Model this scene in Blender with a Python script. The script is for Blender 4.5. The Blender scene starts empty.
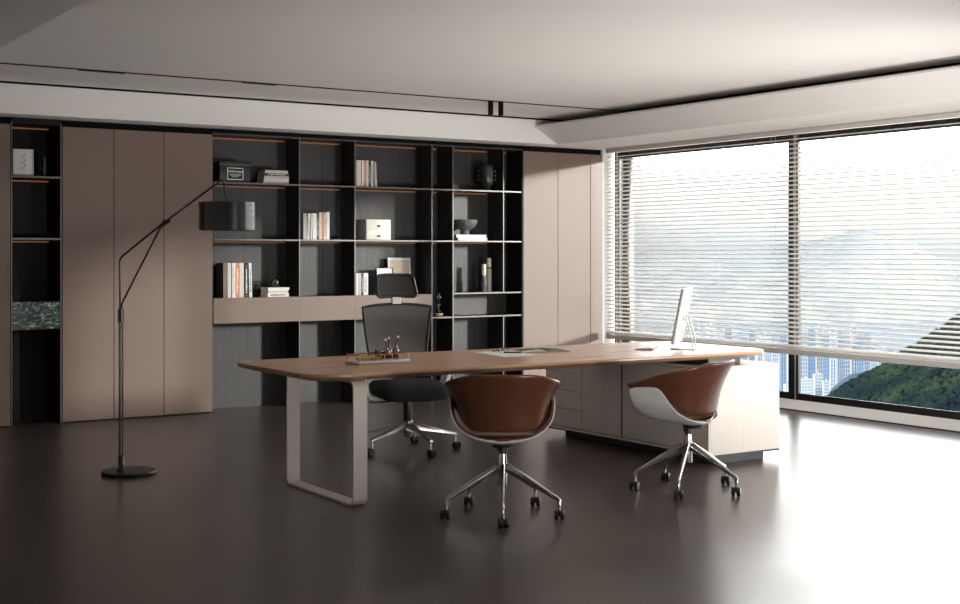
import bpy, bmesh, math, random
from mathutils import Vector, Matrix, noise
PI = math.pi
random.seed(7)
C = bpy.context.scene.collection
R = math.radians

# ------------------------------------------------------------------ survey of the room
# metres; camera stands at the origin, 1.45 m high, X runs along the cabinets, Y runs to the cabinets
FOC, HOR, EYE = 1306.0, 254.0, 1.45
TH = math.atan2(855, 1306)
FX, FY, RX, RY = math.sin(TH), math.cos(TH), math.cos(TH), -math.sin(TH)
def ray(px):
    k = (px - 480) / FOC
    return FX + k * RX, FY + k * RY
def X(px, Y):
    a, b = ray(px); return a * Y / b
def Z(px, py, Y):
    a, b = ray(px); return EYE - (py - HOR) * (Y / b) / FOC
def onz(px, py, z):
    d = FOC * (EYE - z) / (py - HOR); a, b = ray(px)
    return a * d, b * d
def far(px, py, d):
    a, b = ray(px); return Vector((a * d, b * d, EYE - (py - HOR) * d / FOC))

# ------------------------------------------------------------------ mesh helpers
class MB:
    def __init__(s):
        s.bm = bmesh.new()
    def box(s, x0, x1, y0, y1, z0, z1, mat=None, bev=0, seg=2):
        vs = [s.bm.verts.new((x, y, z)) for x in (x0, x1) for y in (y0, y1) for z in (z0, z1)]
        q = [(0,1,3,2),(4,6,7,5),(0,4,5,1),(2,3,7,6),(0,2,6,4),(1,5,7,3)]
        fs = [s.bm.faces.new([vs[i] for i in f]) for f in q]
        if mat is not None:
            for v in vs: v.co = mat @ v.co
        if bev:
            es = list({e for f in fs for e in f.edges})
            bmesh.ops.bevel(s.bm, geom=es, offset=bev, segments=seg, profile=.5, affect='EDGES')
        return s
    def ring_skin(s, rings, close=True, caps=True):
        vr = [[s.bm.verts.new(p) for p in r] for r in rings]
        n = len(vr[0])
        for a, b in zip(vr, vr[1:]):
            for i in range(n if close else n - 1):
                j = (i + 1) % n
                s.bm.faces.new((a[i], a[j], b[j], b[i]))
        if caps and close:
            s.bm.faces.new(list(reversed(vr[0]))); s.bm.faces.new(vr[-1])
        return s
    def tube(s, pts, r, n=10, flat=None, caps=True, up=None):
        pts = [Vector(p) for p in pts]
        rr = r if isinstance(r, (list, tuple)) else [r] * len(pts)
        rings = []; prev = None
        for i, p in enumerate(pts):
            t = (pts[min(i+1, len(pts)-1)] - pts[max(i-1, 0)]).normalized()
            if prev is None:
                a = Vector(up) if up else (Vector((0,0,1)) if abs(t.z) < .9 else Vector((1,0,0)))
                u = (a - t * a.dot(t)).normalized()
            else:
                u = (prev - t * prev.dot(t)).normalized()
            prev = u; w = t.cross(u)
            fl = flat or (1, 1)
            rings.append([p + (u * math.cos(2*PI*k/n) * fl[0] + w * math.sin(2*PI*k/n) * fl[1]) * rr[i] for k in range(n)])
        return s.ring_skin(rings, True, caps)
    def bar(s, pts, w, h, up=(0,0,1)):
        # rectangular section along a path, w sideways, h along up
        pts = [Vector(p) for p in pts]; rings = []
        U = Vector(up)
        for i, p in enumerate(pts):
            t = (pts[min(i+1, len(pts)-1)] - pts[max(i-1, 0)]).normalized()
            sd = t.cross(U).normalized(); u2 = sd.cross(t).normalized()
            rings.append([p + sd*(w/2)*a + u2*(h/2)*b for a, b in ((-1,-1),(1,-1),(1,1),(-1,1))])
        return s.ring_skin(rings)
    def lathe(s, prof, n=32, c=(0,0,0), mat=None):
        c = Vector(c); rings = []
        for r, z in prof:
            rings.append([Vector((max(r, 1e-4)*math.cos(2*PI*k/n), max(r, 1e-4)*math.sin(2*PI*k/n), z)) + c for k in range(n)])
        if mat is not None: rings = [[mat @ p for p in r] for r in rings]
        return s.ring_skin(rings)
    def prism(s, poly, h0, h1, axis='z'):
        def P(a, b, h):
            return {'z': (a, b, h), 'y': (a, h, b), 'x': (h, a, b)}[axis]
        s.ring_skin([[Vector(P(a, b, h0)) for a, b in poly], [Vector(P(a, b, h1)) for a, b in poly]])
        return s
    def sphere(s, c, r, u=16, v=10, sc=(1,1,1)):
        m = Matrix.Translation(Vector(c)) @ Matrix.Diagonal((sc[0], sc[1], sc[2], 1))
        bmesh.ops.create_uvsphere(s.bm, u_segments=u, v_segments=v, radius=r, matrix=m)
        return s
    def build(s, name, mat, parent=None, smooth=None, loc=None, mods=None):
        bmesh.ops.remove_doubles(s.bm, verts=s.bm.verts, dist=1e-6)
        bmesh.ops.recalc_face_normals(s.bm, faces=s.bm.faces)
        me = bpy.data.meshes.new(name); s.bm.to_mesh(me); s.bm.free()
        if smooth is not None:
            for p in me.polygons: p.use_smooth = True
            try: me.set_sharp_from_angle(angle=R(smooth))
            except Exception: pass
        me.materials.append(mat)
        o = bpy.data.objects.new(name, me); C.objects.link(o)
        if parent: o.parent = parent
        if loc is not None: o.location = loc
        return o
def box(name, mat, parent, x0, x1, y0, y1, z0, z1, bev=0, loc=None):
    return MB().box(x0, x1, y0, y1, z0, z1, bev=bev).build(name, mat, parent, smooth=(30 if bev else None), loc=loc)
def tag(o, label, cat, group=None, kind=None):
    o['label'] = label; o['category'] = cat
    if group: o['group'] = group
    if kind: o['kind'] = kind
    return o
def thing(name, label, cat, loc=(0,0,0), rz=0, group=None):
    o = bpy.data.objects.new(name, None); C.objects.link(o)
    o.location = loc; o.rotation_euler = (0, 0, rz); o.empty_display_size = .1
    return tag(o, label, cat, group)
def struct(o, label, cat):
    return tag(o, label, cat, kind='structure')
def copy_tree(o, parent=None):
    c = o.copy(); C.objects.link(c); c.parent = parent
    for ch in list(o.children): copy_tree(ch, c)
    return c

# ------------------------------------------------------------------ materials
def mat(name, col, rough=.5, metal=0, spec=.5, coat=0):
    m = bpy.data.materials.new(name); m.use_nodes = True
    b = m.node_tree.nodes['Principled BSDF']
    b.inputs['Base Color'].default_value = (*col, 1)
    b.inputs['Roughness'].default_value = rough
    b.inputs['Metallic'].default_value = metal
    b.inputs['Specular IOR Level'].default_value = spec
    if coat: b.inputs['Coat Weight'].default_value = coat
    return m
def N(m, t, **kw):
    n = m.node_tree.nodes.new(t)
    for k, v in kw.items(): setattr(n, k, v)
    return n
def noisy(m, c1, c2, scale=(1,1,1), nscale=5, detail=4, coords='Object', bump=0, rough=None, lo=.3, hi=.7, dist=0):
    L = m.node_tree.links; b = m.node_tree.nodes['Principled BSDF']
    tc = N(m, 'ShaderNodeTexCoord'); mp = N(m, 'ShaderNodeMapping'); mp.inputs['Scale'].default_value = scale
    nz = N(m, 'ShaderNodeTexNoise'); nz.inputs['Scale'].default_value = nscale; nz.inputs['Detail'].default_value = detail
    nz.inputs['Distortion'].default_value = dist
    cr = N(m, 'ShaderNodeValToRGB')
    cr.color_ramp.elements[0].position = lo; cr.color_ramp.elements[1].position = hi
    cr.color_ramp.elements[0].color = (*c1, 1); cr.color_ramp.elements[1].color = (*c2, 1)
    L.new(tc.outputs[coords], mp.inputs[0]); L.new(mp.outputs[0], nz.inputs['Vector'])
    L.new(nz.outputs['Fac'], cr.inputs[0]); L.new(cr.outputs[0], b.inputs['Base Color'])
    if bump:
        bp = N(m, 'ShaderNodeBump'); bp.inputs['Strength'].default_value = bump; bp.inputs['Distance'].default_value = .01
        L.new(nz.outputs['Fac'], bp.inputs['Height']); L.new(bp.outputs[0], b.inputs['Normal'])
    if rough:
        mr = N(m, 'ShaderNodeMapRange'); mr.inputs['To Min'].default_value = rough[0]; mr.inputs['To Max'].default_value = rough[1]
        L.new(nz.outputs['Fac'], mr.inputs['Value']); L.new(mr.outputs[0], b.inputs['Roughness'])
    return m
M = {}
M['ceiling'] = mat('ceiling_paint', (.80, .775, .75), .9, spec=.2)
M['wall'] = mat('wall_paint', (.80, .78, .76), .85, spec=.2)
M['sill'] = mat('sill_white', (.92, .92, .92), .3)
M['floor'] = noisy(mat('polished_concrete', (.06,.05,.045), .3, spec=.6), (.062,.051,.0455), (.090,.074,.066), (1,1,1), 1.3, 6, rough=(.24,.36), lo=.35, hi=.65)
M['taupe'] = mat('taupe_lacquer', (.187, .127, .099), .42, spec=.45)
M['black'] = mat('black_panel', (.007, .007, .007), .5, spec=.18)
M['gap'] = mat('shadow_gap_black', (.006, .006, .006), .9, spec=.1)
M['darkwood'] = noisy(mat('smoked_dark_veneer', (.03,.03,.03), .42, spec=.5), (.015,.014,.0135), (.036,.033,.032), (60,60,.6), 1.5, 4, lo=.35, hi=.7, bump=.15)
M['edge'] = mat('anodised_grey_edge', (.14, .135, .13), .35, .6)
M['led'] = mat('warm_led', (.2,.08,.03), .5)
_b = M['led'].node_tree.nodes['Principled BSDF']; _b.inputs['Emission Color'].default_value = (1, .36, .12, 1); _b.inputs['Emission Strength'].default_value = .10
M['desk'] = noisy(mat('oiled_walnut', (.4,.25,.15), .38, spec=.4), (.47,.27,.16), (.57,.355,.225), (.35,9,9), 3.0, 5, rough=(.24,.34), lo=.3, hi=.72, dist=.4)
M['leg'] = mat('powder_coat_greige', (.74, .665, .60), .45)
M['cred'] = noisy(mat('pale_greige_veneer', (.6,.55,.5), .45), (.63,.575,.525), (.67,.615,.565), (25,25,.5), 2.0, 3, lo=.3, hi=.7)
M['graphite'] = mat('graphite_metal', (.05,.052,.054), .45, .3)
M['chrome'] = mat('polished_aluminium', (.62,.60,.58), .2, 1)
M['chrome_dim'] = mat('satin_aluminium', (.55,.53,.51), .3, 1)
M['rubber'] = mat('black_plastic', (.016,.016,.016), .35)
M['leather'] = noisy(mat('tan_leather', (.3,.12,.06), .30, spec=.5), (.120,.042,.021), (.135,.048,.024), (1,1,1), 30, 4, bump=.05)
M['shell'] = mat('white_shell', (.74,.74,.74), .4)
M['whiteplastic'] = mat('white_plastic', (.76,.755,.74), .35)
M['blackfabric'] = noisy(mat('black_fabric', (.015,.015,.016), .9, spec=.2), (.012,.012,.013), (.022,.022,.023), (1,1,1), 200, 2)
M['lampblack'] = mat('gloss_black_metal', (.015,.015,.015), .2, .0, spec=1.0)
M['basemetal'] = mat('satin_black_metal', (.012,.012,.012), .45, spec=.35)
M['lampshade'] = mat('black_shade_lacquer', (.012,.011,.011), .22, spec=1.0, coat=1)
M['slat'] = mat('blind_slat_greige', (.74,.71,.67), .5)
M['frame'] = mat('window_frame_black', (.012,.012,.012), .35)
M['framestripe'] = mat('window_frame_silver_bead', (.55,.54,.53), .4, .5)
M['bookwhite'] = mat('book_white', (.72,.71,.69), .5)
M['bookcream'] = mat('book_cream', (.60,.56,.47), .55)
M['bookblack'] = mat('book_black', (.015,.015,.016), .4)
M['bookorange'] = mat('book_orange', (.62,.23,.09), .5)
M['bookbrown'] = mat('book_taupe', (.16,.12,.095), .5)
M['bookgrey'] = mat('book_grey', (.42,.41,.39), .5)
M['pages'] = noisy(mat('book_pages', (.7,.66,.57), .8), (.55,.51,.43), (.72,.68,.60), (1,1,60), 12, 2)
M['ink'] = mat('ink_black', (.02,.02,.02), .7)
M['inkwhite'] = mat('print_white', (.8,.8,.8), .5)
M['boxcream'] = mat('box_cream', (.68,.66,.61), .5)
M['beigeart'] = noisy(mat('beige_print', (.6,.48,.38), .7), (.56,.44,.34), (.66,.54,.43), (1,1,1), 3, 2)
M['blackceramic'] = mat('black_ceramic', (.02,.02,.021), .28, spec=.6)
M['greystone'] = noisy(mat('grey_stone', (.12,.12,.12), .6), (.05,.05,.05), (.14,.14,.14), (1,1,1), 60, 3)
M['candle'] = mat('ivory_wax', (.75,.68,.55), .6)
M['brass'] = mat('brushed_brass', (.62,.40,.14), .25, 1)
M['marblewhite'] = noisy(mat('white_tray_marble', (.75,.74,.72), .25), (.78,.77,.76), (.86,.85,.84), (1,1,1), 9, 5)
M['woodbase'] = mat('pale_wood', (.55,.36,.2), .5)
M['red'] = mat('dark_red_liquid', (.25,.03,.015), .2)
M['screen'] = mat('screen_glass', (.01,.01,.012), .12)
M['alu'] = mat('silver_aluminium', (.72,.72,.72), .35, .4)
M['paper'] = mat('paper_white', (.80,.80,.80), .7)
def glassy(name, tint=(1,1,1), fac=.08, rough=.02):
    m = bpy.data.materials.new(name); m.use_nodes = True; nt = m.node_tree; nt.nodes.clear()
    o = nt.nodes.new('ShaderNodeOutputMaterial'); t = nt.nodes.new('ShaderNodeBsdfTransparent'); g = nt.nodes.new('ShaderNodeBsdfGlossy')
    t.inputs[0].default_value = (*tint, 1); g.inputs['Roughness'].default_value = rough
    x = nt.nodes.new('ShaderNodeMixShader'); f = nt.nodes.new('ShaderNodeFresnel'); f.inputs[0].default_value = 1.3
    mm = nt.nodes.new('ShaderNodeMath'); mm.operation = 'ADD'; mm.inputs[1].default_value = fac
    nt.links.new(f.outputs[0], mm.inputs[0]); nt.links.new(mm.outputs[0], x.inputs[0])
    nt.links.new(t.outputs[0], x.inputs[1]); nt.links.new(g.outputs[0], x.inputs[2]); nt.links.new(x.outputs[0], o.inputs[0])
    return m
M['pane'] = glassy('window_glass', (.98,.99,.99), 0)
M['glass'] = glassy('clear_glass', (.85,.85,.85), .12)
def meshcloth():
    m = bpy.data.materials.new('black_mesh_cloth'); m.use_nodes = True; nt = m.node_tree
    b = nt.nodes['Principled BSDF']; b.inputs['Base Color'].default_value = (.11,.105,.10,1); b.inputs['Roughness'].default_value = .7
    tc = nt.nodes.new('ShaderNodeTexCoord'); w1 = nt.nodes.new('ShaderNodeTexWave'); w2 = nt.nodes.new('ShaderNodeTexWave')
    w1.bands_direction = 'X'; w2.bands_direction = 'Z'
    for w in (w1, w2): w.inputs['Scale'].default_value = 45; nt.links.new(tc.outputs['Object'], w.inputs['Vector'])
    mx = nt.nodes.new('ShaderNodeMath'); mx.operation = 'MAXIMUM'
    nt.links.new(w1.outputs['Fac'], mx.inputs[0]); nt.links.new(w2.outputs['Fac'], mx.inputs[1])
    mr = nt.nodes.new('ShaderNodeMapRange'); mr.inputs['To Min'].default_value = .88; mr.inputs['To Max'].default_value = 1.0
    nt.links.new(mx.outputs[0], mr.inputs['Value']); nt.links.new(mr.outputs[0], b.inputs['Alpha'])
    return m
M['mesh'] = meshcloth()
M['meshdark'] = noisy(mat('dark_knit', (.02,.02,.02), .7), (.020,.019,.018), (.040,.038,.036), (1,1,1), 160, 2)
def green_marble():
    m = mat('green_marble', (.1,.2,.15), .25)
    L = m.node_tree.links; b = m.node_tree.nodes['Principled BSDF']
    tc = N(m, 'ShaderNodeTexCoord'); mp = N(m, 'ShaderNodeMapping'); mp.inputs['Rotation'].default_value = (0, .8, 0); mp.inputs['Scale'].default_value = (1, 1, 2.4)
    n1 = N(m, 'ShaderNodeTexNoise'); n1.inputs['Scale'].default_value = 16; n1.inputs['Detail'].default_value = 7; n1.inputs['Distortion'].default_value = 1.6
    cr = N(m, 'ShaderNodeValToRGB'); e = cr.color_ramp.elements
    e[0].position = .40; e[0].color = (.008,.020,.016,1); e[1].position = .68; e[1].color = (.42,.54,.48,1)
    x = e.new(.54); x.color = (.035,.075,.06,1)
    L.new(tc.outputs['Object'], mp.inputs[0]); L.new(mp.outputs[0], n1.inputs['Vector']); L.new(n1.outputs['Fac'], cr.inputs[0]); L.new(cr.outputs[0], b.inputs['Base Color'])
    return m
M['marble'] = green_marble()

# ------------------------------------------------------------------ room shell
YB, YK, XW = 11.31, 11.60, 9.16          # cabinet face, bookcase back, window face
X0, Y0 = -1.2, -2.0                      # left wall, front wall (behind the camera)
ZC, ZS = 2.86, 2.60
struct(box('floor', M['floor'], None, X0-.2, XW+.3, Y0-.2, 12, -.1, 0), 'dark polished concrete floor of the office', 'floor')
b = MB().prism([(1.755, ZC), (8.8, ZC), (8.8, 3.1), (1.755, 3.1)], Y0-.1, 11.04, 'y')
struct(b.build('ceiling', M['ceiling'], None), 'white main ceiling of the office', 'ceiling')
struct(box('ceiling_bulkhead', M['ceiling'], None, X0-.1, XW+.3, 11.04, 12.0, ZS, 3.1), 'lowered white ceiling bulkhead above the cabinets', 'ceiling')
b = MB().prism([(7.93, 2.79), (7.91, 2.77), (8.20, ZS), (XW+.3, ZS), (XW+.3, 3.1), (8.8, 3.1), (8.8, 2.79)], Y0-.1, 11.04, 'y')
struct(b.build('ceiling_cove', M['ceiling'], None), 'sloping white ceiling cove along the windows', 'ceiling')
struct(box('ceiling_drop', M['ceiling'], None, X0-.1, 1.755, Y0-.1, 11.04, ZS, 3.1), 'lowered ceiling strip at the upper left corner', 'ceiling')
struct(box('trim_1', M['gap'], None, 1.755, 8.78, 11.024, 11.04, 2.845, ZC+.01), 'thin black shadow gap between ceiling and bulkhead', 'trim')
struct(box('wall_left', M['wall'], None, X0-.2, X0, Y0-.1, 12, -.1, 3.1), 'white left wall outside the picture', 'wall')
struct(box('wall_front', M['wall'], None, X0-.2, XW+.3, Y0-.2, Y0, -.1, 3.1), 'white wall behind the camera', 'wall')
struct(box('wall_back', M['wall'], None, X0-.2, XW+.4, 11.62, 12.0, -.1, ZS+.2), 'wall behind the cabinets', 'wall')
box_wr = box('wall_right', M['wall'], None, 9.02, XW+.3, YB, 11.62, 0, ZS)
struct(box_wr, 'narrow white wall return between cabinets and window', 'wall')
struct(MB().prism([(9.07, -.1), (9.07, .006), (XW, .088), (XW+.3, .088), (XW+.3, -.1)], 4.2, YB, 'y').build('wall_right_base', M['sill'], None), 'low white upstand under the windows', 'wall')
struct(box('trim_2', M['gap'], None, 9.062, 9.071, 4.2, YB, 0, .008), 'black shadow gap between floor and window upstand', 'trim')

# windows: jambs from the cabinets' corner toward the camera side
jamb = [11.235, 8.615, 5.995, 4.30]
struct(box('wall_right_end', M['wall'], None, XW, XW+.3, Y0-.2, 4.25, 0, ZS+.1), 'plain white wall beyond the last window, outside the picture', 'wall')
for i in range(3):
    ya, yb = jamb[i+1], jamb[i]
    w = MB().box(XW+.0, XW+.03, ya, yb, .088, .145).box(XW, XW+.03, ya, yb, 2.50, 2.60).box(XW+.006, XW+.016, ya, yb, .145, .152)
    o = struct(w.build('window_%d' % (i+1), M['frame'], None), ['black-framed window nearest the cabinets, behind the desk',
        'black-framed window at the right edge overlooking the green hill', 'black-framed window outside the picture beside the floor',
        'black-framed window near the camera', 'black-framed window behind the camera'][i], 'window')
    box('glass_pane', M['pane'], o, XW+.018, XW+.024, ya, yb, .145, 2.50)
for i, y in enumerate(jamb):
    m_ = MB().box(XW-.006, XW+.028, y, y+(.03 if i == 0 else .072), .0881, 2.60).box(XW-.006, XW+.028, y-.052, y-.024, .0881, 2.60)
    o = struct(m_.build('window_mullion', M['frame'], None), 'black upright window mullion %s' % ['in the corner by the pale cabinets', 'between the two visible windows', 'just past the right edge', 'by the empty floor', 'near the camera', 'behind the camera'][i], 'window frame')
    box('silver_bead', M['framestripe'], o, XW-.003, XW+.02, y-.024, y, .0881, 2.60)['label'] = 'thin silver bead in the mullion'

# ------------------------------------------------------------------ venetian blind
BX = 9.02
bl = thing('venetian_blind', 'long pale venetian blind hanging across the windows', 'window blind', (BX, 0, 0))
yb0, yb1 = 4.1, 11.22
box('headrail', M['slat'], bl, -.03, .03, yb0, yb1, 2.555, 2.598, bev=.004)
s = MB(); z = .605; sp = .0423
while z < 2.54:
    mt = Matrix.Translation((0, 0, z)) @ Matrix.Rotation(R(-17), 4, 'Y')
    prof = [(-.025, -.0012), (0, .0016), (.025, -.0012), (.025, .0006), (0, .0034), (-.025, .0006)]
    rings = [[mt @ Vector((a, y, c)) for a, c in prof] for y in (yb0, yb1)]
    s.ring_skin(rings); z += sp
s.build('slats', M['slat'], bl)
box('bottom_rail', M['slat'], bl, -.027, .027, yb0, yb1, .523, .572, bev=.006)
for zz in (.578, .585, .592): box('stacked_slat', M['slat'], bl, -.025, .025, yb0, yb1, zz, zz+.003)
for y in (11.10, 8.75, 8.47, 6.1, 4.4):
    MB().tube([(-.028, y, .56), (-.028, y, 2.57)], .0012, 5).tube([(.028, y, .56), (.028, y, 2.57)], .0012, 5).build('ladder_cord', M['slat'], bl)

# ------------------------------------------------------------------ cabinets
def door(parent, x0, x1, z0=.012, z1=2.54, name='door'):
    return MB().box(x0+.0025, x1-.0025, YB, YB+.02, z0, z1, bev=.0012, seg=1).build(name, M['taupe'], parent)
def tall_cabinet(label, xs, x_in0, x_in1, z1=2.54):
    t = thing('tall_cabinet', label, 'cabinet', (0, 0, 0), group='taupe tall cabinets')
    MB().box(x_in0, x_in1, YB+.021, 11.60, .0, 2.545).build('carcass', M['black'], t)
    for a, b2 in zip(xs, xs[1:]): door(t, a, b2)
    box('top_filler', M['gap'], t, xs[0], xs[-1], YB+.03, YB+.05, 2.545, ZS-.003)
    return t
t = tall_cabinet('taupe flat-door cabinet cut by the left edge of the picture', [2.25, 2.703], X0+.01, 2.703)
for a in range(7): door(t, 2.25-.45*(a+1), 2.25-.45*a)
tall_cabinet('dim taupe tall cabinet with three flat doors behind the floor lamp', [3.131, 3.578, 4.029, 4.488], 3.125, 4.488)
tall_cabinet('pale sunlit tall cabinet with three flat doors beside the window', [7.952, 8.409, 8.85, 9.018], 7.950, 9.018)

def led(parent, x0, x1, z):
    return MB().box(x0, x1, YK-.012, YK-.004, z-.016, z-.004).build('light_strip', M['led'], parent)
S1, S2, S3, S4 = 2.112, 1.588, 1.045, .812
# narrow niche
n = thing('niche_shelf', 'narrow black open niche with green marble drawer between taupe cabinets', 'shelf')
xa, xb = 2.712, 3.121
MB().box(xa, xb, YK, YK+.01, 0, 2.56).build('back_panel', M['black'], n)
for x in (xa-.006, xb-.006):
    o = MB().box(x, x+.009, YB, YK, 0, 2.56).build('side_panel', M['black'], n)
    MB().box(x, x+.009, YB-.003, YB, 0, 2.56).build('metal_edge', M['edge'], o)
for z in (S1, S2):
    o = MB().box(xa+.005, xb-.008, YB, YK, z-.02, z).build('shelf', M['black'], n)
    MB().box(xa+.005, xb-.008, YB-.003, YB, z-.018, z-.002).build('metal_edge', M['edge'], o)
    led(n, xa+.006, xb-.03, z-.022)
led(n, xa+.006, xb-.03, 2.545); led(n, xa+.006, xb-.03, S4)
box('top_panel', M['black'], n, xa, xb, YB, YK, 2.545, ZS-.003)
o = MB().box(xa+.006, xb-.010, YB-.001, YK-.002, S4+.002, S3, bev=.001, seg=1).build('marble_drawer', M['marble'], n); o['label'] = 'green veined marble drawer front'

# main bookcase
bc = thing('bookcase', 'long dark open bookcase with thin metal shelves and taupe drawers behind the desk', 'bookcase')
cols = [4.491, 5.357, 5.949, 6.824, 7.075, 7.948]
for i, (a, b2) in enumerate(zip(cols, cols[1:])):
    if i == 1:
        MB().box(a, 5.738, YK, YK+.01, 0, 2.56).build('back_panel', M['darkwood'], bc)
        MB().box(5.742, b2, YK, YK+.01, 0, 2.56).build('back_panel', M['darkwood'], bc)
        MB().box(5.737, 5.743, YK+.001, YK+.011, 0, 2.56).build('panel_joint', M['gap'], bc)
    else:
        MB().box(a+.001, b2-.001, YK, YK+.01, 0, 2.56).build('back_panel', M['darkwood'], bc)
def upright(x, z0, z1, edge=True, w=.014):
    o = MB().box(x-w/2, x+w/2, YB+.002, YK, z0, z1).build('divider', M['darkwood'], bc)
    if edge: MB().box(x-.005, x+.005, YB-.002, YB+.002, z0, z1).build('metal_edge', M['edge'], o)
for x in cols[1:5]: upright(x, 0, 2.56)
MB().box(cols[0]-.002, cols[0]+.006, YB+.02, YK, 0, 2.56).build('side_panel', M['darkwood'], bc)
MB().box(7.935, 7.948, YB+.0, YK, 0, 2.56).build('side_panel', M['black'], bc)
XD = 7.699
S5 = .812
upright(XD, S3, 2.56); upright(XD, 0, S5)
def shelf(x0, x1, z, strip=True, sx1=None, th=.016):
    o = MB().box(x0+.007, x1-.007, YB+.002, YK, z-th, z).build('shelf', M['darkwood'], bc)
    MB().box(x0+.005, x1-.005, YB-.002, YB+.002, z-th+.002, z-.001).build('metal_edge', M['edge'], o)
    if strip: led(bc, x0+.008, (sx1 or x1)-.03, z-th)
for i in range(4):
    a, b2 = cols[i], cols[i+1]
    shelf(a, b2, S1); shelf(a, b2, S2); led(bc, a+.008, b2-.03, 2.545)
shelf(7.075, XD, S1); shelf(XD, 7.93, S1); shelf(7.075, XD, S2); shelf(XD, 7.93, S2)
led(bc, 7.083, XD-.03, 2.545); led(bc, XD+.01, 7.92, 2.545)
shelf(7.075, 7.93, S3+.008, False); shelf(7.075, 7.93, S5); shelf(6.824, 7.075, S5)
box('top_panel', M['darkwood'], bc, cols[0], 7.948, YB, YK, 2.543, 2.56)
box('top_filler', M['gap'], bc, cols[0], 7.948, YB+.03, YB+.05, 2.56, ZS-.003)
for i in range(3):
    a, b2 = cols[i], cols[i+1]
    d = MB().box(a+.003, b2-.003, YB-.004, YB+.016, S4, S3-.0, bev=.001, seg=1).build('drawer', M['taupe'], bc)
    MB().box(a+.010, b2-.010, YB+.017, YK-.002, S4, S3-.001).build('drawer_box', M['darkwood'], d)
    led(bc, a+.012, b2-.03, S4-.002)

# ------------------------------------------------------------------ ceiling track and lamps
tr = thing('ceiling_track', 'black recessed lighting track running along the ceiling edge', 'lighting track')
MB().box(1.755, 8.26, 9.975, 10.02, ZC-.004, ZC+.002).build('long_rail', M['gap'], tr)
MB().box(8.215, 8.26, Y0, 9.975, ZC-.004, ZC+.002).build('side_rail', M['gap'], tr)
def spot(px, label):
    x = X(px, 9.998)
    t = thing('ceiling_spotlight', label, 'ceiling light', (x, 9.998, ZC-.004), group='black spotlights on the ceiling track')
    MB().lathe([(.0,-.125),(.020,-.125),(.024,-.122),(.0245,-.002),(.0245,0),(.0,0)], 24).build('barrel', M['gap'], t, smooth=40)
    MB().lathe([(.0,-.127),(.016,-.127),(.018,-.1245),(.0,-.1245)], 20).build('lens', M['blackceramic'], t, smooth=40)
spot(490.6, 'left of the two small black cylinder spotlights on the ceiling track')
spot(500.8, 'right of the two small black cylinder spotlights on the ceiling track')
for pa, pb in ((79, 125), (243, 276)):
    xa_, xb_ = X(pa, 9.998), X(pb, 9.998)
    t = MB().box(xa_, xb_, 9.978, 10.018, ZC-.010, ZC-.004).build('grille_light', M['gap'], tr)
    t['label'] = 'linear grille light module with ten small cells'
    for j in range(10):
        xc = xa_ + (xb_-xa_)*(j+.5)/10
        MB().lathe([(.012,-.004),(.016,-.004),(.016,0),(.012,0)], 12, (xc, 9.998, ZC-.010)).build('cell', M['edge'], t)

# ------------------------------------------------------------------ desk
def rrect(x0, x1, y0, y1, r, n=8, bow=0):
    rr = r if isinstance(r, (list, tuple)) else [r]*4
    pts = []
    for (cx, cy, a0, q) in ((x1-rr[0], y1-rr[0], 0, rr[0]), (x0+rr[1], y1-rr[1], 90, rr[1]), (x0+rr[2], y0+rr[2], 180, rr[2]), (x1-rr[3], y0+rr[3], 270, rr[3])):
        for i in range(n+1):
            a = R(a0 + 90*i/n); pts.append((cx + q*math.cos(a), cy + q*math.sin(a)))
    return pts
dk = thing('executive_desk', 'long walnut executive desk with rounded corners standing on a pale loop leg', 'desk')
DZ = .77
def desk_ring(ins, z):
    return [Vector((x, y, z)) for x, y in rrect(3.205+ins, 6.84-ins, 6.60+ins, 7.80-ins, [max(.26-ins,.05), max(.16-ins,.04), max(.24-ins,.05), max(.22-ins,.05)], 10)]
MB().ring_skin([desk_ring(.075, DZ-.046), desk_ring(.02, DZ-.030), desk_ring(.0, DZ-.016), desk_ring(.0, DZ-.006), desk_ring(.004, DZ)]).build('tabletop', M['desk'], dk, smooth=25)
# loop leg in the plane X = 3.49..3.57
def loop(y0, y1, z0, z1, r, t):
    def rr(a, q): return rrect(y0+a, y1-a, z0+a, z1-a, max(q, .004), 8)
    return rr(0, r), rr(t, r-t)
lo, li = loop(6.645, 7.555, 0.0, DZ-.047, .05, .014)
lm = MB()
n_ = len(lo)
for (A, B) in ((3.485, 3.575),):
    V = [[lm.bm.verts.new((x, p[0], p[1])) for p in q] for x, q in ((A, lo), (B, lo), (B, li), (A, li))]
    for k in range(4):
        for i in range(n_):
            j = (i+1) % n_
            lm.bm.faces.new((V[k][i], V[k][j], V[(k+1)%4][j], V[(k+1)%4][i]))
o = lm.build('leg', M['leg'], dk, smooth=30); o['label'] = 'pale greige flat-bar loop leg'
box('foot_pad', M['rubber'], dk, 3.50, 3.56, 6.70, 6.74, -.0, .001)
o = box('riser', M['graphite'], dk, 6.27, 6.57, 6.69, 7.66, .676, DZ-.047); o['label'] = 'dark metal riser block under the tabletop'

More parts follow.
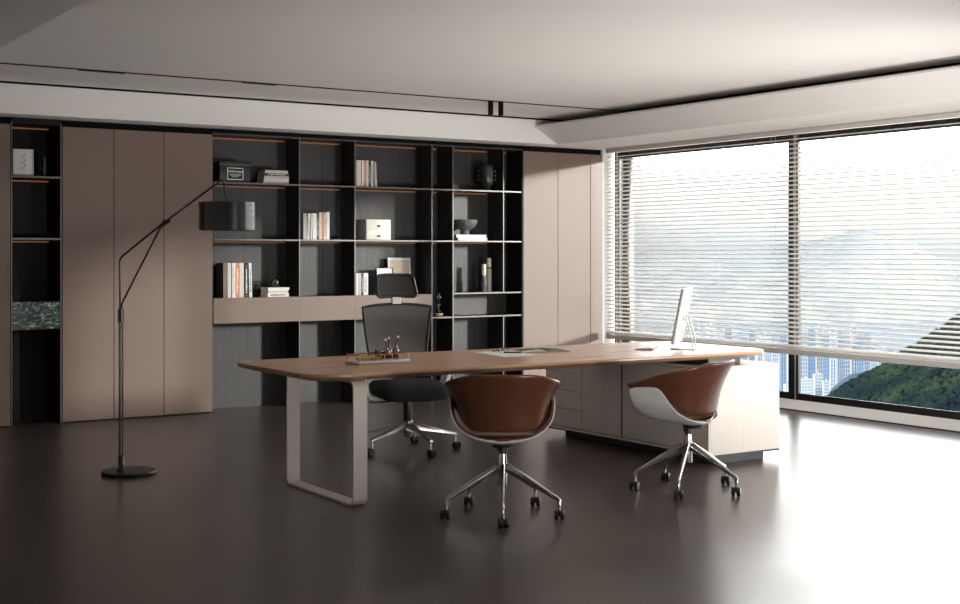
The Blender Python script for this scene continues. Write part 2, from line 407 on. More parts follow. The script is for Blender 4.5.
# ------------------------------------------------------------------ credenza under the right end of the desk
cr = thing('side_cabinet', 'pale wood side cabinet with drawers under the right end of the desk', 'cabinet')
cx0, cx1, cy0, cy1, cz0, cz1 = 6.185, 6.865, 6.60, 8.48, .07, .675
MB().box(cx0+.02, cx1, cy0, cy1, cz0, cz1, bev=.002, seg=1).build('body', M['cred'], cr)
box('plinth', M['graphite'], cr, cx0+.12, cx1-.10, cy0+.06, cy1-.10, 0, cz0)
def face(name, y0, y1, z0, z1, m=None):
    return MB().box(cx0, cx0+.019, y0+.0025, y1-.0025, z0+.0025, z1-.0025, bev=.001, seg=1).build(name, m or M['cred'], cr)
def yf(px): 
    a, b = ray(px); return b * cx0 / a
ys = [cy1-.02, yf(581.7), yf(621.5), yf(659.5), cy0+.02]
zs = [cz0+.022, cz0+.165, cz0+.31, cz0+.455, cz1-.018]
for a, b2 in zip(zs, zs[1:]): face('drawer', ys[1], ys[0], a, b2)
for a, b2 in ((ys[2]+.006, ys[1]), (ys[3], ys[2]-.006), (ys[4], ys[3])): face('door', a, b2, zs[0], zs[-1])
MB().box(cx0, cx0+.019, cy0, cy1, cz0, cz0+.018).box(cx0, cx0+.019, cy0, cy0+.018, cz0+.018, cz1).box(cx0, cx0+.019, cy1-.018, cy1, cz0+.018, cz1).build('front_frame', M['cred'], cr)
MB().box(cx0+.002, cx0+.0195, ys[2]-.006, ys[2]+.006, cz0+.02, cz1-.016).build('door_channel', M['gap'], cr)
box('bottom_edge', M['graphite'], cr, cx0+.004, cx1, cy0+.002, cy1, cz0-.012, cz0-.0005)

# ------------------------------------------------------------------ casters and star bases
def caster(parent, p, yaw, mt):
    c = bpy.data.objects.new('caster', None)
    b = MB()
    for sx in (-1, 1):
        mtx = Matrix.Translation(Vector(p) + Vector((0,0,0))) @ Matrix.Rotation(yaw, 4, 'Z') @ Matrix.Translation((sx*.016, .012, .027)) @ Matrix.Rotation(R(90), 4, 'Y')
        b.lathe([(.0,-.011),(.022,-.011),(.0265,-.007),(.027,.007),(.022,.011),(.0,.011)], 24, (0,0,0), mtx)
    mtx = Matrix.Translation(Vector(p)) @ Matrix.Rotation(yaw, 4, 'Z')
    b.box(-.006, .006, -.008, .034, .022, .052, mat=mtx, bev=.002, seg=1)
    o = b.build('caster', M['rubber'], parent, smooth=40)
    MB().tube([Vector(p)+Vector((0,0,.045)), Vector(p)+Vector((0,0,.095))], .0075, 12).build('stem', mt, o, smooth=40)
def star(parent, a0, Rr, zh, zc, mt, legr=.014, n0=.028):
    for k in range(5):
        a = a0 + 2*PI*k/5
        d = Vector((math.cos(a), math.sin(a), 0))
        pts = [d*n0 + Vector((0,0,zh)), d*(Rr*.5) + Vector((0,0,(zh+zc)/2+.012)), d*(Rr-.035) + Vector((0,0,zc+.020)), d*(Rr-.012)+Vector((0,0,zc+.010)), d*Rr + Vector((0,0,zc-.004)), d*Rr + Vector((0,0,zc-.035))]
        MB().tube(pts, [legr*1.5, legr*1.15, legr*.78, legr*.74, legr*.72, legr*.7], 12, flat=(1.25, .85)).build('leg', mt, parent, smooth=60)
        caster(parent, d*Rr, a - PI/2 + [.5, -.7, 1.1, .2, -1.3][k], mt)

# ------------------------------------------------------------------ visitor chair
def smooth(a, b, x):
    t = min(1, max(0, (x-a)/(b-a))); return t*t*(3-2*t)
def lerp_tab(tab, x):
    if x <= tab[0][0]: return tab[0][1]
    for (x0, v0), (x1, v1) in zip(tab, tab[1:]):
        if x <= x1:
            t = (x-x0)/(x1-x0); t = t*t*(3-2*t) if False else t
            return v0 + (v1-v0)*t
    return tab[-1][1]
ZBOT = [(-.145,.428),(-.13,.414),(-.06,.402),(.0,.405),(.08,.416),(.16,.428),(.22,.440),(.25,.456),(.262,.492),(.268,.535)]
ZTOP = [(-.145,.427),(-.13,.440),(-.10,.462),(-.06,.505),(-.02,.570),(.015,.622),(.045,.646),(.08,.652),(.20,.642),(.245,.632),(.260,.61),(.268,.58)]
def shell_rows(inset, dz, yin, trim):
    rows = []
    ysamp = [-.145,-.14,-.13,-.115,-.10,-.08,-.06,-.04,-.02,0,.02,.04,.06,.09,.13,.17,.20,.225,.242,.254,.262,.268]
    for y0 in ysamp:
        zb = lerp_tab(ZBOT, y0) + dz
        zt = max(lerp_tab(ZTOP, y0) - trim, zb + .001)
        y = y0*(1-yin)
        w = .292 - inset
        e = max(0, abs(y0 - (-.02)) - .18) / .14
        # build the half U as a polyline
        H = .185 - dz*.4
        pw = 1 - .42*smooth(-.06, .14, y0)
        path = [(w*math.sin(a)**pw if a else 0, zb + H*(1-math.cos(a))) for a in [PI/2*i/24 for i in range(25)]]
        path += [(w + .012*(k/10), zb+H + (.70-(zb+H))*k/10) for k in range(1, 11)]
        L = [0]
        for (x0, z0), (x1, z1) in zip(path, path[1:]): L.append(L[-1] + math.hypot(x1-x0, z1-z0))
        # length where z reaches zt
        lt = L[-1]
        for i in range(1, len(path)):
            if path[i][1] >= zt:
                f = (zt-path[i-1][1])/max(path[i][1]-path[i-1][1], 1e-6); lt = L[i-1] + f*(L[i]-L[i-1]); break
        if y0 < -.08: lt = min(lt, .30*math.sqrt(max(.45, 1-((y0+.08)/.085)**2)))
        def at(l):
            for i in range(1, len(path)):
                if L[i] >= l:
                    f = (l-L[i-1])/(L[i]-L[i-1]); return (path[i-1][0]+f*(path[i][0]-path[i-1][0]), path[i-1][1]+f*(path[i][1]-path[i-1][1]))
            return path[-1]
        nn = 16
        half = [at(lt*i/nn) for i in range(nn+1)]
        row = [Vector((-x, y, z)) for x, z in reversed(half[1:])] + [Vector((x, y, z)) for x, z in half]
        rows.append(row)
    return rows
def sheet(rows, name, mt, parent, thick, off, sub=1, bev=0):
    b = MB(); b.ring_skin(rows, close=False)
    o = b.build(name, mt, parent, smooth=60)
    m = o.modifiers.new('Solidify', 'SOLIDIFY'); m.thickness = thick; m.offset = off; m.use_even_offset = False
    if sub:
        m = o.modifiers.new('Subsurf', 'SUBSURF'); m.levels = sub; m.render_levels = sub
    return o
def band_rows():
    rows = []
    nt = 44
    for i in range(nt+1):
        t = -1 + 2*i/nt; a = abs(t); sg = 1 if t >= 0 else -1
        # plan position of the rim
        if a < .62:
            th = a/.62*PI/2
            xr, yr = .318*math.sin(th), .015 - .285*math.cos(th)**.9
            xb_, yb_ = .235*math.sin(th), .02 - .165*math.cos(th)
        else:
            f = (a-.62)/.38
            xr, yr = .318 - .030*f, .015 + .255*f
            xb_, yb_ = .235 + .025*min(1, f*2.2), .02 + .225*f
        zt = .805 - .06*smooth(.15,.62,a) - .085*smooth(.5, 1, a)*1.0
        zb = .478 + .085*smooth(.25,.62,a) + .03*smooth(.62,.8,a)
        col = []
        for k in range(11):
            v = k/10
            fl = .35*v + .65*v**2.4
            x = xb_ + (xr-xb_)*fl; y = yb_ + (yr-yb_)*fl
            z = zb + (zt-zb)*v
            if k == 10: x += .004 
            col.append(Vector((sg*x, y, z)))
        rows.append(col)
    return rows
def visitor_chair(label, loc, rz, star_a):
    t = thing('visitor_chair', label, 'chair', loc, rz, group='tan leather visitor chairs in front of the desk')
    o = sheet(shell_rows(0, 0, 0, 0), 'outer_shell', M['shell'], t, .009, -1); o['label'] = 'white outer bucket shell'
    sheet(shell_rows(.014, .014, .02, .006), 'inner_lining', M['leather'], t, .016, 0)
    rows = []
    for r_, z in ((.0,.468),(.5,.470),(.70,.468),(.80,.460),(.78,.448),(.55,.436),(0,.432)):
        rows.append([Vector((.250*r_*math.copysign(abs(math.cos(q))**.75, math.cos(q)), -.0 + .045 + .205*r_*math.copysign(abs(math.sin(q))**.75, math.sin(q)), z + .02*max(0, math.sin(q))*r_)) for q in [2*PI*k/32 for k in range(32)]])
    MB().ring_skin(rows, True, False).build('seat_cushion', M['leather'], t, smooth=60)
    o = sheet(band_rows(), 'backrest', M['leather'], t, .024, 0)
    MB().lathe([(.0,.385),(.055,.385),(.06,.392),(.06,.398),(.03,.402),(.0,.402)], 24, (0,-.03,0)).build('mount_plate', M['rubber'], t, smooth=40)
    col = MB().lathe([(0,.17),(.026,.17),(.027,.175),(.027,.255),(.034,.262),(.034,.272),(.027,.30),(.024,.345),(0,.345)], 28)
    col.build('column', M['chrome'], t, smooth=40)
    MB().lathe([(0,.34),(.020,.34),(.020,.355),(.028,.358),(.028,.386),(0,.386)], 24).build('gas_lift_collar', M['rubber'], t, smooth=40)
    star(t, star_a - rz, .325, .268, .105, M['chrome'])
    return t
visitor_chair('tan leather bucket chair with its rounded back turned to the viewer', (4.07, 5.99, 0), -TH + R(1), R(20.3))
visitor_chair('tan leather bucket chair seen from the side showing its white shell', (5.47, 6.02, 0), -TH + R(53), R(2))

# ------------------------------------------------------------------ task chair behind the desk
def task_chair():
    t = thing('task_chair', 'black mesh office chair with headrest standing behind the desk', 'chair', (4.84, 8.37, 0), R(168), None)
    # local: chair faces +Y, back at -Y
    rz = R(168)
    # seat
    rings = []
    for ins, z in ((.05,.398),(.01,.414),(0,.445),(.0,.485),(.02,.508),(.08,.516)):
        rings.append([Vector((x, y, z - .02*smooth(.1,.26,y) )) for x, y in rrect(-.255+ins, .255-ins, -.22+ins, .27-ins, .09, 8)])
    MB().ring_skin(rings).build('seat', M['blackfabric'], t, smooth=50)
    # back mesh
    def bp(u, v):
        w = .195 + (.272-.195)*v**.8
        z = .535 + .515*v + .022*(1-u*u)*v
        y = -.235 - .045*math.sin(v*PI*.9)*0 + .035*u*u - .05*v**1.5 + .03*math.sin(v*PI)*(-1)
        return Vector((u*w, y, z))
    nu, nv = 16, 14
    b = MB(); b.ring_skin([[bp(-1+2*i/nu, j/nv) for i in range(nu+1)] for j in range(nv+1)], close=False)
    b.build('back_mesh', M['mesh'], t, smooth=80)
    loop_ = [bp(-1+2*i/nu, 0) for i in range(nu)] + [bp(1, j/nv) for j in range(nv)] + [bp(1-2*i/nu, 1) for i in range(nu)] + [bp(-1, 1-j/nv) for j in range(nv)]
    loop_ += [loop_[0], loop_[1]]
    MB().tube(loop_, .0105, 8, caps=False).build('back_frame', M['rubber'], t, smooth=60)
    # spine + white brace
    MB().bar([(0,-.10,.40),(0,-.27,.43),(0,-.325,.55),(0,-.335,.80),(0,-.34,1.03)], .055, .022, up=(1,0,0)).build('spine', M['rubber'], t, smooth=50)
    MB().bar([(-.15,-.29,.66),(0,-.325,.63),(.15,-.29,.66)], .03, .016).build('lumbar_bar', M['rubber'], t)
    o = MB().bar([(0,-.345,.98),(0,-.35,1.10),(0,-.33,1.15)], .05, .018, up=(1,0,0)).box(-.035,.035,-.305,-.262,1.070,1.122,bev=.005).build('headrest_bracket', M['whiteplastic'], t); o['label'] = 'white headrest bracket'
    def hp(u, v):
        return Vector((u*(.150+.006*math.cos(v*PI)), -.27 - .035*(1-u*u) + .018*math.cos(v*PI*1.0) - .02*v, 1.122 + .165*v + .006*(1-u*u)))
    hn, hv = 14, 8
    b = MB(); b.ring_skin([[hp(-1+2*i/hn, j/hv) for i in range(hn+1)] for j in range(hv+1)], close=False)
    o = b.build('headrest', M['meshdark'], t, smooth=80)
    hl = [hp(-1+2*i/hn, 0) for i in range(1, hn)] + [hp(1, j/hv) for j in range(1, hv)] + [hp(1-2*i/hn, 1) for i in range(1, hn)] + [hp(-1, 1-j/hv) for j in range(1, hv)]
    hl += [hl[0], hl[1]]
    MB().tube(hl, .011, 8, caps=False).build('headrest_frame', M['rubber'], o, smooth=60)
    # arms: white L brackets and black pads
    for sx in (-1, 1):
        a = MB().bar([(sx*.12, -.08, .392), (sx*.22, -.08, .386), (sx*.275, -.08, .395), (sx*.300, -.08, .43), (sx*.325, -.08, .51), (sx*.36, -.06, .63)], .03, .13, up=(0,1,0)).build('armrest', M['whiteplastic'], t, smooth=50)
        rr = [[Vector((sx*.36 + x, y-.04, z)) for x, y in rrect(-.045+i_, .045-i_, -.12+i_, .13-i_, .035, 6)] for i_, z in ((.006,.632),(0,.640),(0,.652),(.01,.660))]
        MB().ring_skin(rr).build('arm_pad', M['rubber'], a, smooth=50)
    MB().box(-.17, .17, -.09, .12, .375, .405, bev=.01).build('tilt_mechanism', M['rubber'], t, smooth=30)
    MB().tube([(.10,.05,.375),(.20,.07,.372),(.27,.07,.372)], .006, 8).box(.25,.31,.05,.09,.367,.378,bev=.004).build('lever', M['rubber'], t)
    MB().lathe([(0,.20),(.026,.20),(.030,.205),(.030,.37),(0,.37)], 24).build('column_cover', M['rubber'], t, smooth=40)
    MB().lathe([(0,.10),(.028,.10),(.030,.105),(.034,.19),(.040,.215),(.03,.225),(0,.225)], 28).build('hub', M['chrome_dim'], t, smooth=40)
    for k in range(5):
        a = R(-93) - rz + 2*PI*k/5; d = Vector((math.cos(a), math.sin(a), 0)); sd = Vector((-d.y, d.x, 0))
        rings = []
        for r_, zc_, w, h in ((.02,.185,.030,.060),(.15,.160,.024,.040),(.28,.132,.018,.024),(.345,.118,.016,.018),(.372,.112,.012,.016)):
            rings.append([d*r_ + sd*w*p + Vector((0,0,zc_ + h*q)) for p, q in ((-1,-.5),(1,-.5),(1,.1),(.55,.5),(-.55,.5),(-1,.1))])
        MB().ring_skin(rings).build('leg', M['chrome_dim'], t, smooth=35)
        caster(t, d*.36, a - PI/2 + [.3,-.9,.6,1.2,-.4][k], M['chrome_dim'])
    return t
task_chair()

# ------------------------------------------------------------------ floor lamp (arm runs parallel to the picture)
LP = Vector((*onz(121, 474, 0), 0)); Rv = Vector((RX, RY, 0)); up = Vector((0,0,1))
ld = LP.x*FX + LP.y*FY
def lz(py): return EYE - (py-HOR)*ld/FOC
def lo_(px): return (px-121)*ld/FOC
lp = thing('floor_lamp', 'black arched floor lamp with a drum shade and round base', 'floor lamp', LP)
bcx = Rv*.052
MB().lathe([(0,.0),(.172,.0),(.175,.004),(.175,.022),(.172,.026),(.10,.028),(0,.028)], 64, bcx).build('base', M['basemetal'], lp, smooth=40)
MB().lathe([(0,.028),(.030,.028),(.030,.034),(.018,.036),(.018,.125),(.012,.13),(0,.13)], 24).build('socket', M['lampblack'], lp, smooth=40)
MB().tube([Rv*-.008+up*.12, Rv*-.008+up*lz(315)], .0075, 12).tube([Rv*.010+up*.12, Rv*.010+up*lz(315)], .0065, 12).build('pole', M['lampblack'], lp, smooth=60)
MB().lathe([(0,lz(322)),(.021,lz(322)),(.021,lz(309)),(0,lz(309))], 20).build('collar', M['lampblack'], lp, smooth=40)
def P(px, py, off=0): return Rv*lo_(px) + up*lz(py) + Vector((FX,FY,0))*off
MB().tube([P(120.2,312), P(119.8,262), P(120.4,258.5), P(123,255.5), P(160,225.5), P(222,179.5)], .0072, 12).build('upper_arm', M['lampblack'], lp, smooth=60)
MB().tube([P(122.3,312,-.012), P(122.5,304,-.012), P(124,300,-.012), P(160.5,228,-.012), P(163,226,-.012), P(171,220.5,-.012)], .0065, 12).build('brace_arm', M['lampblack'], lp, smooth=60)
MB().lathe([(0,-.012),(.013,-.012),(.013,.020),(0,.020)], 16, (0,0,0), Matrix.Translation(P(165,222)) @ Matrix.Rotation(-TH,4,'Z') @ Matrix.Rotation(R(90),4,'X')).build('joint_knob', M['lampblack'], lp, smooth=40)
MB().tube([P(221.5,179.5), P(223,181), P(227,201), P(227.2,206)], .0068, 10).build('shade_hanger', M['lampblack'], lp, smooth=60)
sc = P(227.2, 216); rS = 28*ld/FOC; z0_, z1_ = lz(230.2)-sc.z, lz(202.3)-sc.z
b = MB(); n2 = 64
prof = [(rS*.985, z0_), (rS, z0_), (rS, z1_), (rS-.004, z1_), (rS-.006, z0_+.002)]
rings = [[Vector((r_*math.cos(2*PI*k/n2), r_*math.sin(2*PI*k/n2), z)) + sc for k in range(n2)] for r_, z in prof]
b.ring_skin(rings, True, False)
sh = b.build('lamp_shade', M['lampshade'], lp, smooth=40)
MB().lathe([(0,z1_-.010),(rS-.005,z1_-.010),(rS-.005,z1_-.006),(0,z1_-.006)], 48, sc).build('top_disc', M['lampshade'], sh, smooth=40)
MB().lathe([(0,z0_+.05),(.022,z0_+.055),(.03,z0_+.08),(.022,z0_+.11),(.014,z0_+.125),(.014,z1_-.01),(0,z1_-.01)], 20, sc).build('bulb', M['whiteplastic'], sh, smooth=60)

# ------------------------------------------------------------------ books
def book(label, x, y, z, w, h, d, cover, lean=0, yaw=0, mark=None, grp=None, flat=False, w2=None):
    """upright book: spine faces the room (-Y); w thickness, h height, d depth"""
    b = MB().box(0, w, 0, .002, 0, h).box(0, .0018, .002, d, 0, h).box(w-.0018, w, .002, d, 0, h)
    o = b.build('book', cover, None); tag(o, label, 'book', grp)
    MB().box(.0018, w-.0018, .002, d-.004, .003, h-.003).build('pages', M['pages'], o)
    if mark:
        mm = MB(); rnd = random.Random(sum(map(ord, label))); zz = h*.14
        while zz < h*.82:
            l = rnd.uniform(.006, .016)
            mm.box(w*.3, w*.3+w*rnd.uniform(.25,.45), -.0006, .0001, zz, zz+l); zz += l + rnd.uniform(.003, .008)
        mm.build('spine_print', mark, o)
    if flat:   # lying with its spine to the room
        o.matrix_world = Matrix.Translation((x, y, z)) @ Matrix.Rotation(yaw, 4, 'Z') @ Matrix.Rotation(R(90), 4, 'Y') @ Matrix.Translation((-w, 0, 0))
    else:
        o.matrix_world = Matrix.Translation((x, y, z)) @ Matrix.Rotation(lean, 4, 'Y')
    return o
BY = 11.36
def row(grp, z, spec, px0=None, y=BY):
    for (pa, pb, ph, cover, lean, mark, label) in spec:
        xa, xb_ = X(pa, y), X(pb, y)
        h = Z(pa, ph, y) - z
        book(label, xa, y, z, xb_-xa-.0008, h, .17, cover, lean, 0, mark, grp)
row('books standing on the lower shelf beside the black lamp', S3+.001, [
 (223.2, 227.0, 262.8, M['bookbrown'], 0, None, 'taupe book at the left end of the lower shelf row'),
 (227.6, 231.2, 263, M['bookcream'], 0, None, 'cream book second from the left on the lower shelf'),
 (232.2, 235.6, 263, M['bookwhite'], 0, M['bookgrey'], 'white book left of the orange-spined book on the lower shelf'),
 (235.8, 239.0, 263, M['bookorange'], 0, M['inkwhite'], 'orange-spined book on the lower left shelf'),
 (239.4, 244.0, 263, M['bookcream'], 0, None, 'thick cream book right of the orange one on the lower shelf'),
 (245.0, 248.2, 264.5, M['bookblack'], 0, M['inkwhite'], 'black book with white spine print on the lower left shelf'),
 (249.5, 252.3, 263, M['bookwhite'], R(-1.5), M['ink'], 'white book with black print at the right end of the lower left row')])
row('books standing on the middle shelf', S2+.001, [
 (303.4, 306.8, 213.5, M['bookgrey'], 0, None, 'grey book at the left end of the middle shelf row'),
 (307.2, 309.4, 213.2, M['bookwhite'], R(2.4), M['ink'], 'white book with dark print leaning on the middle shelf'),
 (310.6, 312.4, 213.4, M['bookcream'], R(1.2), None, 'thin cream book leaning beside the white one on the middle shelf'),
 (312.9, 316.8, 213.2, M['bookwhite'], 0, None, 'thick white book left of the black one on the middle shelf'),
 (317.2, 318.8, 213.2, M['bookblack'], 0, M['inkwhite'], 'thin black book on the middle shelf'),
 (319.2, 321.8, 212.2, M['bookcream'], 0, None, 'cream book left of the orange one on the middle shelf'),
 (322.1, 324.0, 212.0, M['bookorange'], 0, None, 'orange book on the middle shelf'),
 (324.4, 326.4, 212.6, M['bookwhite'], 0, M['ink'], 'white printed book right of the orange one on the middle shelf'),
 (326.8, 329.6, 212.0, M['bookwhite'], 0, None, 'white book at the right end of the middle shelf row')])
row('books standing on the top shelf', S1+.001, [
 (356.4, 361.2, 160.0, M['bookcream'], 0, None, 'thick cream book at the left end of the top shelf row'),
 (361.8, 363.8, 160.2, M['bookwhite'], 0, None, 'white book left of the orange-topped one on the top shelf'),
 (364.0, 365.8, 160.2, M['bookorange'], 0, M['inkwhite'], 'orange-spined book on the top shelf'),
 (366.2, 368.6, 160.4, M['bookcream'], 0, None, 'cream book right of the orange one on the top shelf'),
 (369.0, 371.0, 161.2, M['bookblack'], 0, M['inkwhite'], 'black book with white print on the top shelf'),
 (371.3, 373.4, 160.8, M['bookwhite'], 0, M['ink'], 'white book with black print on the top shelf'),
 (375.0, 377.2, 162.0, M['bookgrey'], R(-2.5), None, 'grey book leaning at the right end of the top shelf row')])
row('short books beside the picture frames', S3+.001, [
 (356.4, 358.4, 273.4, M['bookwhite'], 0, None, 'short white book beside the divider, behind the task chair'),
 (358.8, 361.4, 273.4, M['bookgrey'], 0, None, 'short grey book behind the task chair'),
 (361.9, 363.4, 273.4, M['bookblack'], 0, M['inkwhite'], 'short black book behind the task chair'),
 (363.7, 366.6, 273.0, M['bookwhite'], 0, M['ink'], 'short white printed book behind the task chair'),
 (367.1, 368.2, 273.2, M['bookwhite'], 0, None, 'thin white book nearest the white picture frame')])
def stack(grp, zbase, specs, y=BY+.0):
    z = zbase
    for (pa, pb, th_, cover, mark, label) in specs:
        xa, xb_ = X(pa, y), X(pb, y)
        book(label, xa, y, z, th_, xb_-xa, .18, cover, 0, 0, mark, grp, flat=True); z += th_ + .0006
    return z
stack('books stacked on the top shelf', S1+.001, [
 (263.2, 288.6, .021, M['bookcream'], None, 'cream book at the bottom of the top shelf stack'),
 (264.0, 288.9, .024, M['bookwhite'], None, 'white book second from the bottom of the top shelf stack'),
 (264.4, 289.0, .026, M['bookcream'], None, 'cream book under the black one in the top shelf stack'),
 (264.8, 288.9, .024, M['bookblack'], M['inkwhite'], 'black book with white lettering in the top shelf stack'),
 (265.2, 288.0, .028, M['bookcream'], None, 'cream book on top of the top shelf stack')])
zt = stack('books stacked under the glass ball', S3+.001, [
 (267.6, 289.0, .034, M['bookwhite'], M['ink'], 'white book at the bottom of the stack under the glass ball'),
 (268.4, 288.2, .026, M['bookcream'], None, 'cream book in the middle of the stack under the glass ball'),
 (268.0, 289.4, .026, M['bookwhite'], None, 'white book directly under the glass ball')])
g = MB().sphere((X(275.6, BY+.09), BY+.09, zt+.045), .044, 28, 18).build('glass_ball', M['glass'], None, smooth=180); tag(g, 'small clear glass ball resting on stacked books', 'ornament')
MB().sphere((X(275.6, BY+.09), BY+.09, zt+.040), .02, 12, 8).build('core', M['blackceramic'], g, smooth=180)
zb2 = stack('white books under the dark bowl', S2+.001, [
 (458.2, 487.2, .030, M['bookwhite'], M['bookgrey'], 'white book at the bottom under the dark footed bowl'),
 (456.4, 486.2, .030, M['bookwhite'], None, 'white book directly under the dark footed bowl')])
# ------------------------------------------------------------------ shelf decor
def at(px, y, z): return Vector((X(px, y), y, z))
# storage box with printed label
p = at(219.4, 11.37, S1+.001)
w = X(251, 11.37)-p.x
bx = thing('storage_box', 'black lidded storage box with a framed printed label on the top shelf', 'box', p)
box('body', M['bookblack'], bx, .006, w-.006, .004, .20, 0, .165, bev=.002)
box('lid', M['bookblack'], bx, 0, w, 0, .205, .155, .196, bev=.003)
lx0, lx1 = X(227.3, 11.37)-p.x, X(243.3, 11.37)-p.x
lab = MB().box(lx0, lx1, .001, .0035, .026, .136).build('label_plate', M['ink'], bx)
fr = MB().box(lx0, lx1, -.001, .003, .130, .136).box(lx0, lx1, -.001, .003, .026, .032).box(lx0, lx0+.006, -.001, .003, .026, .136).box(lx1-.006, lx1, -.001, .003, .026, .136).build('label_frame', M['alu'], bx)
def text(s_, size, loc, rot, parent, mt, name='lettering', al='CENTER', bold=0):
    cu = bpy.data.curves.new(name, 'FONT'); cu.body = s_; cu.size = size; cu.align_x = al; cu.extrude = .0004; cu.offset = bold
    o = bpy.data.objects.new(name, cu); C.objects.link(o); o.parent = parent; o.location = loc; o.rotation_euler = rot
    cu.materials.append(mt)
    bpy.context.view_layer.update()
    me = bpy.data.meshes.new_from_object(o.evaluated_get(bpy.context.evaluated_depsgraph_get()))
    bpy.data.objects.remove(o)
    o = bpy.data.objects.new(name, me); C.objects.link(o); o.parent = parent; o.location = loc; o.rotation_euler = rot
    return o
text('Richie house', .030, ((lx0+lx1)/2, -.0002, .094), (R(90),0,0), bx, M['inkwhite'], bold=.0006)
mm = MB(); rnd = random.Random(3)
for (zz, hw) in ((.074,.062),(.064,.050),(.050,.034)):
    x = (lx0+lx1)/2-hw
    while x < (lx0+lx1)/2+hw:
        l = rnd.uniform(.003,.008); mm.box(x, x+l, -.0002, .001, zz, zz+.005); x += l+.002
mm.build('small_print', M['inkwhite'], bx)
# white two-drawer box
p = at(366.2, 11.36, S2+.001); w = X(391, 11.36)-p.x; hh = Z(380, 219.6, 11.36)-S2
db = thing('desktop_drawer_box', 'small cream box with two drawers on the middle shelf', 'box', p)
box('body', M['boxcream'], db, 0, w, .004, .22, 0, hh, bev=.002)
for k in range(2):
    z0 = .004 + k*(hh-.006)/2
    d = box('drawer', M['boxcream'], db, .004, w-.004, 0, .006, z0, z0+(hh-.006)/2-.003, bev=.001)
    MB().box(w/2-.018, w/2+.018, -.008, 0, z0+.025, z0+.045, bev=.003).build('pull', M['graphite'], d)
# framed pictures leaning on the back
def frame(name, label, pa, pb, pytop, y, z, fmat, art, bw, matw, lean=5):
    xa, xb_ = X(pa, y), X(pb, y); h = (Z(pa, pytop, y)-z); w = xb_-xa
    t = thing(name, label, 'picture frame', (xa, y, z)); t.rotation_euler = (R(-lean), 0, 0)
    MB().box(0,w,0,.018,0,bw).box(0,w,0,.018,h-bw,h).box(0,bw,0,.018,bw,h-bw).box(w-bw,w,0,.018,bw,h-bw).build('frame', fmat, t)
    MB().box(bw,w-bw,.008,.014,bw,h-bw).build('mount', M['paper'] if matw else art, t)
    if matw: MB().box(bw+matw,w-bw-matw,.006,.0085,bw+matw,h-bw-matw).build('print', art, t)
    return t, w, h
frame('picture_frame', 'black-edged white picture frame behind the headrest, lower of the pair', 377.5, 394, 267.6, 11.44, S3+.002, M['ink'], M['bookwhite'], .006, .02, 5)
frame('picture_frame', 'white frame with a plain beige print, taller of the pair behind the task chair', 389.5, 412, 257.6, 11.50, S3+.002, M['bookwhite'], M['beigeart'], .022, 0, 6)
t_, w_, h_ = frame('framed_drawing', 'pale square frame with a scribbled line drawing on the niche top shelf', 13.4, 33.8, 148.6, 11.38, S1+.002, M['bookwhite'], M['paper'], .006, .01, 2)
t_['category'] = 'picture'
rnd = random.Random(12); pts = []
for i in range(46):
    f = i/45; pts.append(Vector((w_*(.5+.13*math.sin(f*19)*(.4+f) + .05*math.sin(f*41)), .0048, h_*(.82-.60*f + .05*math.sin(f*33)))))
MB().tube(pts, .0011, 5).build('line_drawing', M['ink'], t_)
for (pxa, hh_, r_, lab) in ((39.4, .13, .010, 'thin dark spiral candlestick on the niche top shelf'), (44.2, .165, .017, 'dark slender cylinder vase on the niche top shelf')):
    q = at(pxa, 11.42, S1+.001)
    if r_ < .012:
        prof = [(0,0),(.016,0),(.016,.006)]
        for k in range(9): prof += [(.005, .012+k*.013), (.010, .018+k*.013)]
        prof += [(.004,.13),(0,.13)]
        o = MB().lathe(prof, 16).build('candlestick', M['blackceramic'], None, smooth=40, loc=q)
        tag(o, lab, 'ornament')
    else:
        o = MB().lathe([(0,0),(r_*.9,0),(r_,.004),(r_,hh_-.01),(r_*.8,hh_),(r_*.7,hh_),(r_*.7,.03),(0,.03)], 20).build('slender_vase', M['graphite'], None, smooth=40, loc=q)
        tag(o, lab, 'vase')
# wire face sculpture: one-line profile in thin wire
q = at(334, 11.44, S2+.001)
def wf(px, py): return Vector((X(px, 11.44)-q.x, 0, Z(px, py, 11.44)-q.z))
wires = [[(328,203.5),(330,201.5),(335,200.5),(341,201),(344.5,203)], [(344.8,203.8),(341,206),(338.5,209),(338,212.5),(339.5,215),(340.5,217.5),(339,218.5),(337,217.5)],
 [(328.8,207.8),(331,206.5),(333,207.2),(331.5,209.5),(329,209)], [(335,206),(335.2,212),(335.5,217)],
 [(335.5,222.5),(337.5,221),(339,221.3),(340.5,221),(342,222.5),(340.5,224.4),(338,224.3),(336,223.5)], [(339.3,226),(339.8,229),(338,230)], [(331,221.5),(334,226),(337.5,229)], [(336.6,231),(336.8,234),(338.5,236.8),(341,238)]]
wb = MB()
for wi in wires:
    pp = [wf(*a) for a in wi]
    fine = []
    for i in range(len(pp)-1):
        for k in range(4):
            f = k/4; p0 = pp[max(i-1,0)]; p1 = pp[i]; p2 = pp[i+1]; p3 = pp[min(i+2,len(pp)-1)]
            fine.append(.5*((2*p1)+(-p0+p2)*f+(2*p0-5*p1+4*p2-p3)*f*f+(-p0+3*p1-3*p2+p3)*f**3))
    fine.append(pp[-1]); wb.tube(fine, .0013, 6)
o = wb.build('wire_face_sculpture', M['graphite'], None, smooth=60, loc=q); tag(o, 'thin dark wire sculpture of an abstract face on the middle shelf', 'sculpture')
o2 = MB().box(wf(333,238).x, wf(344,238).x, -.02, .02, 0, .006).build('base', M['graphite'], o)
MB().tube([wf(338.2,237.5), wf(338.2,200.8)], .0009, 6).build('support_rod', M['graphite'], o)
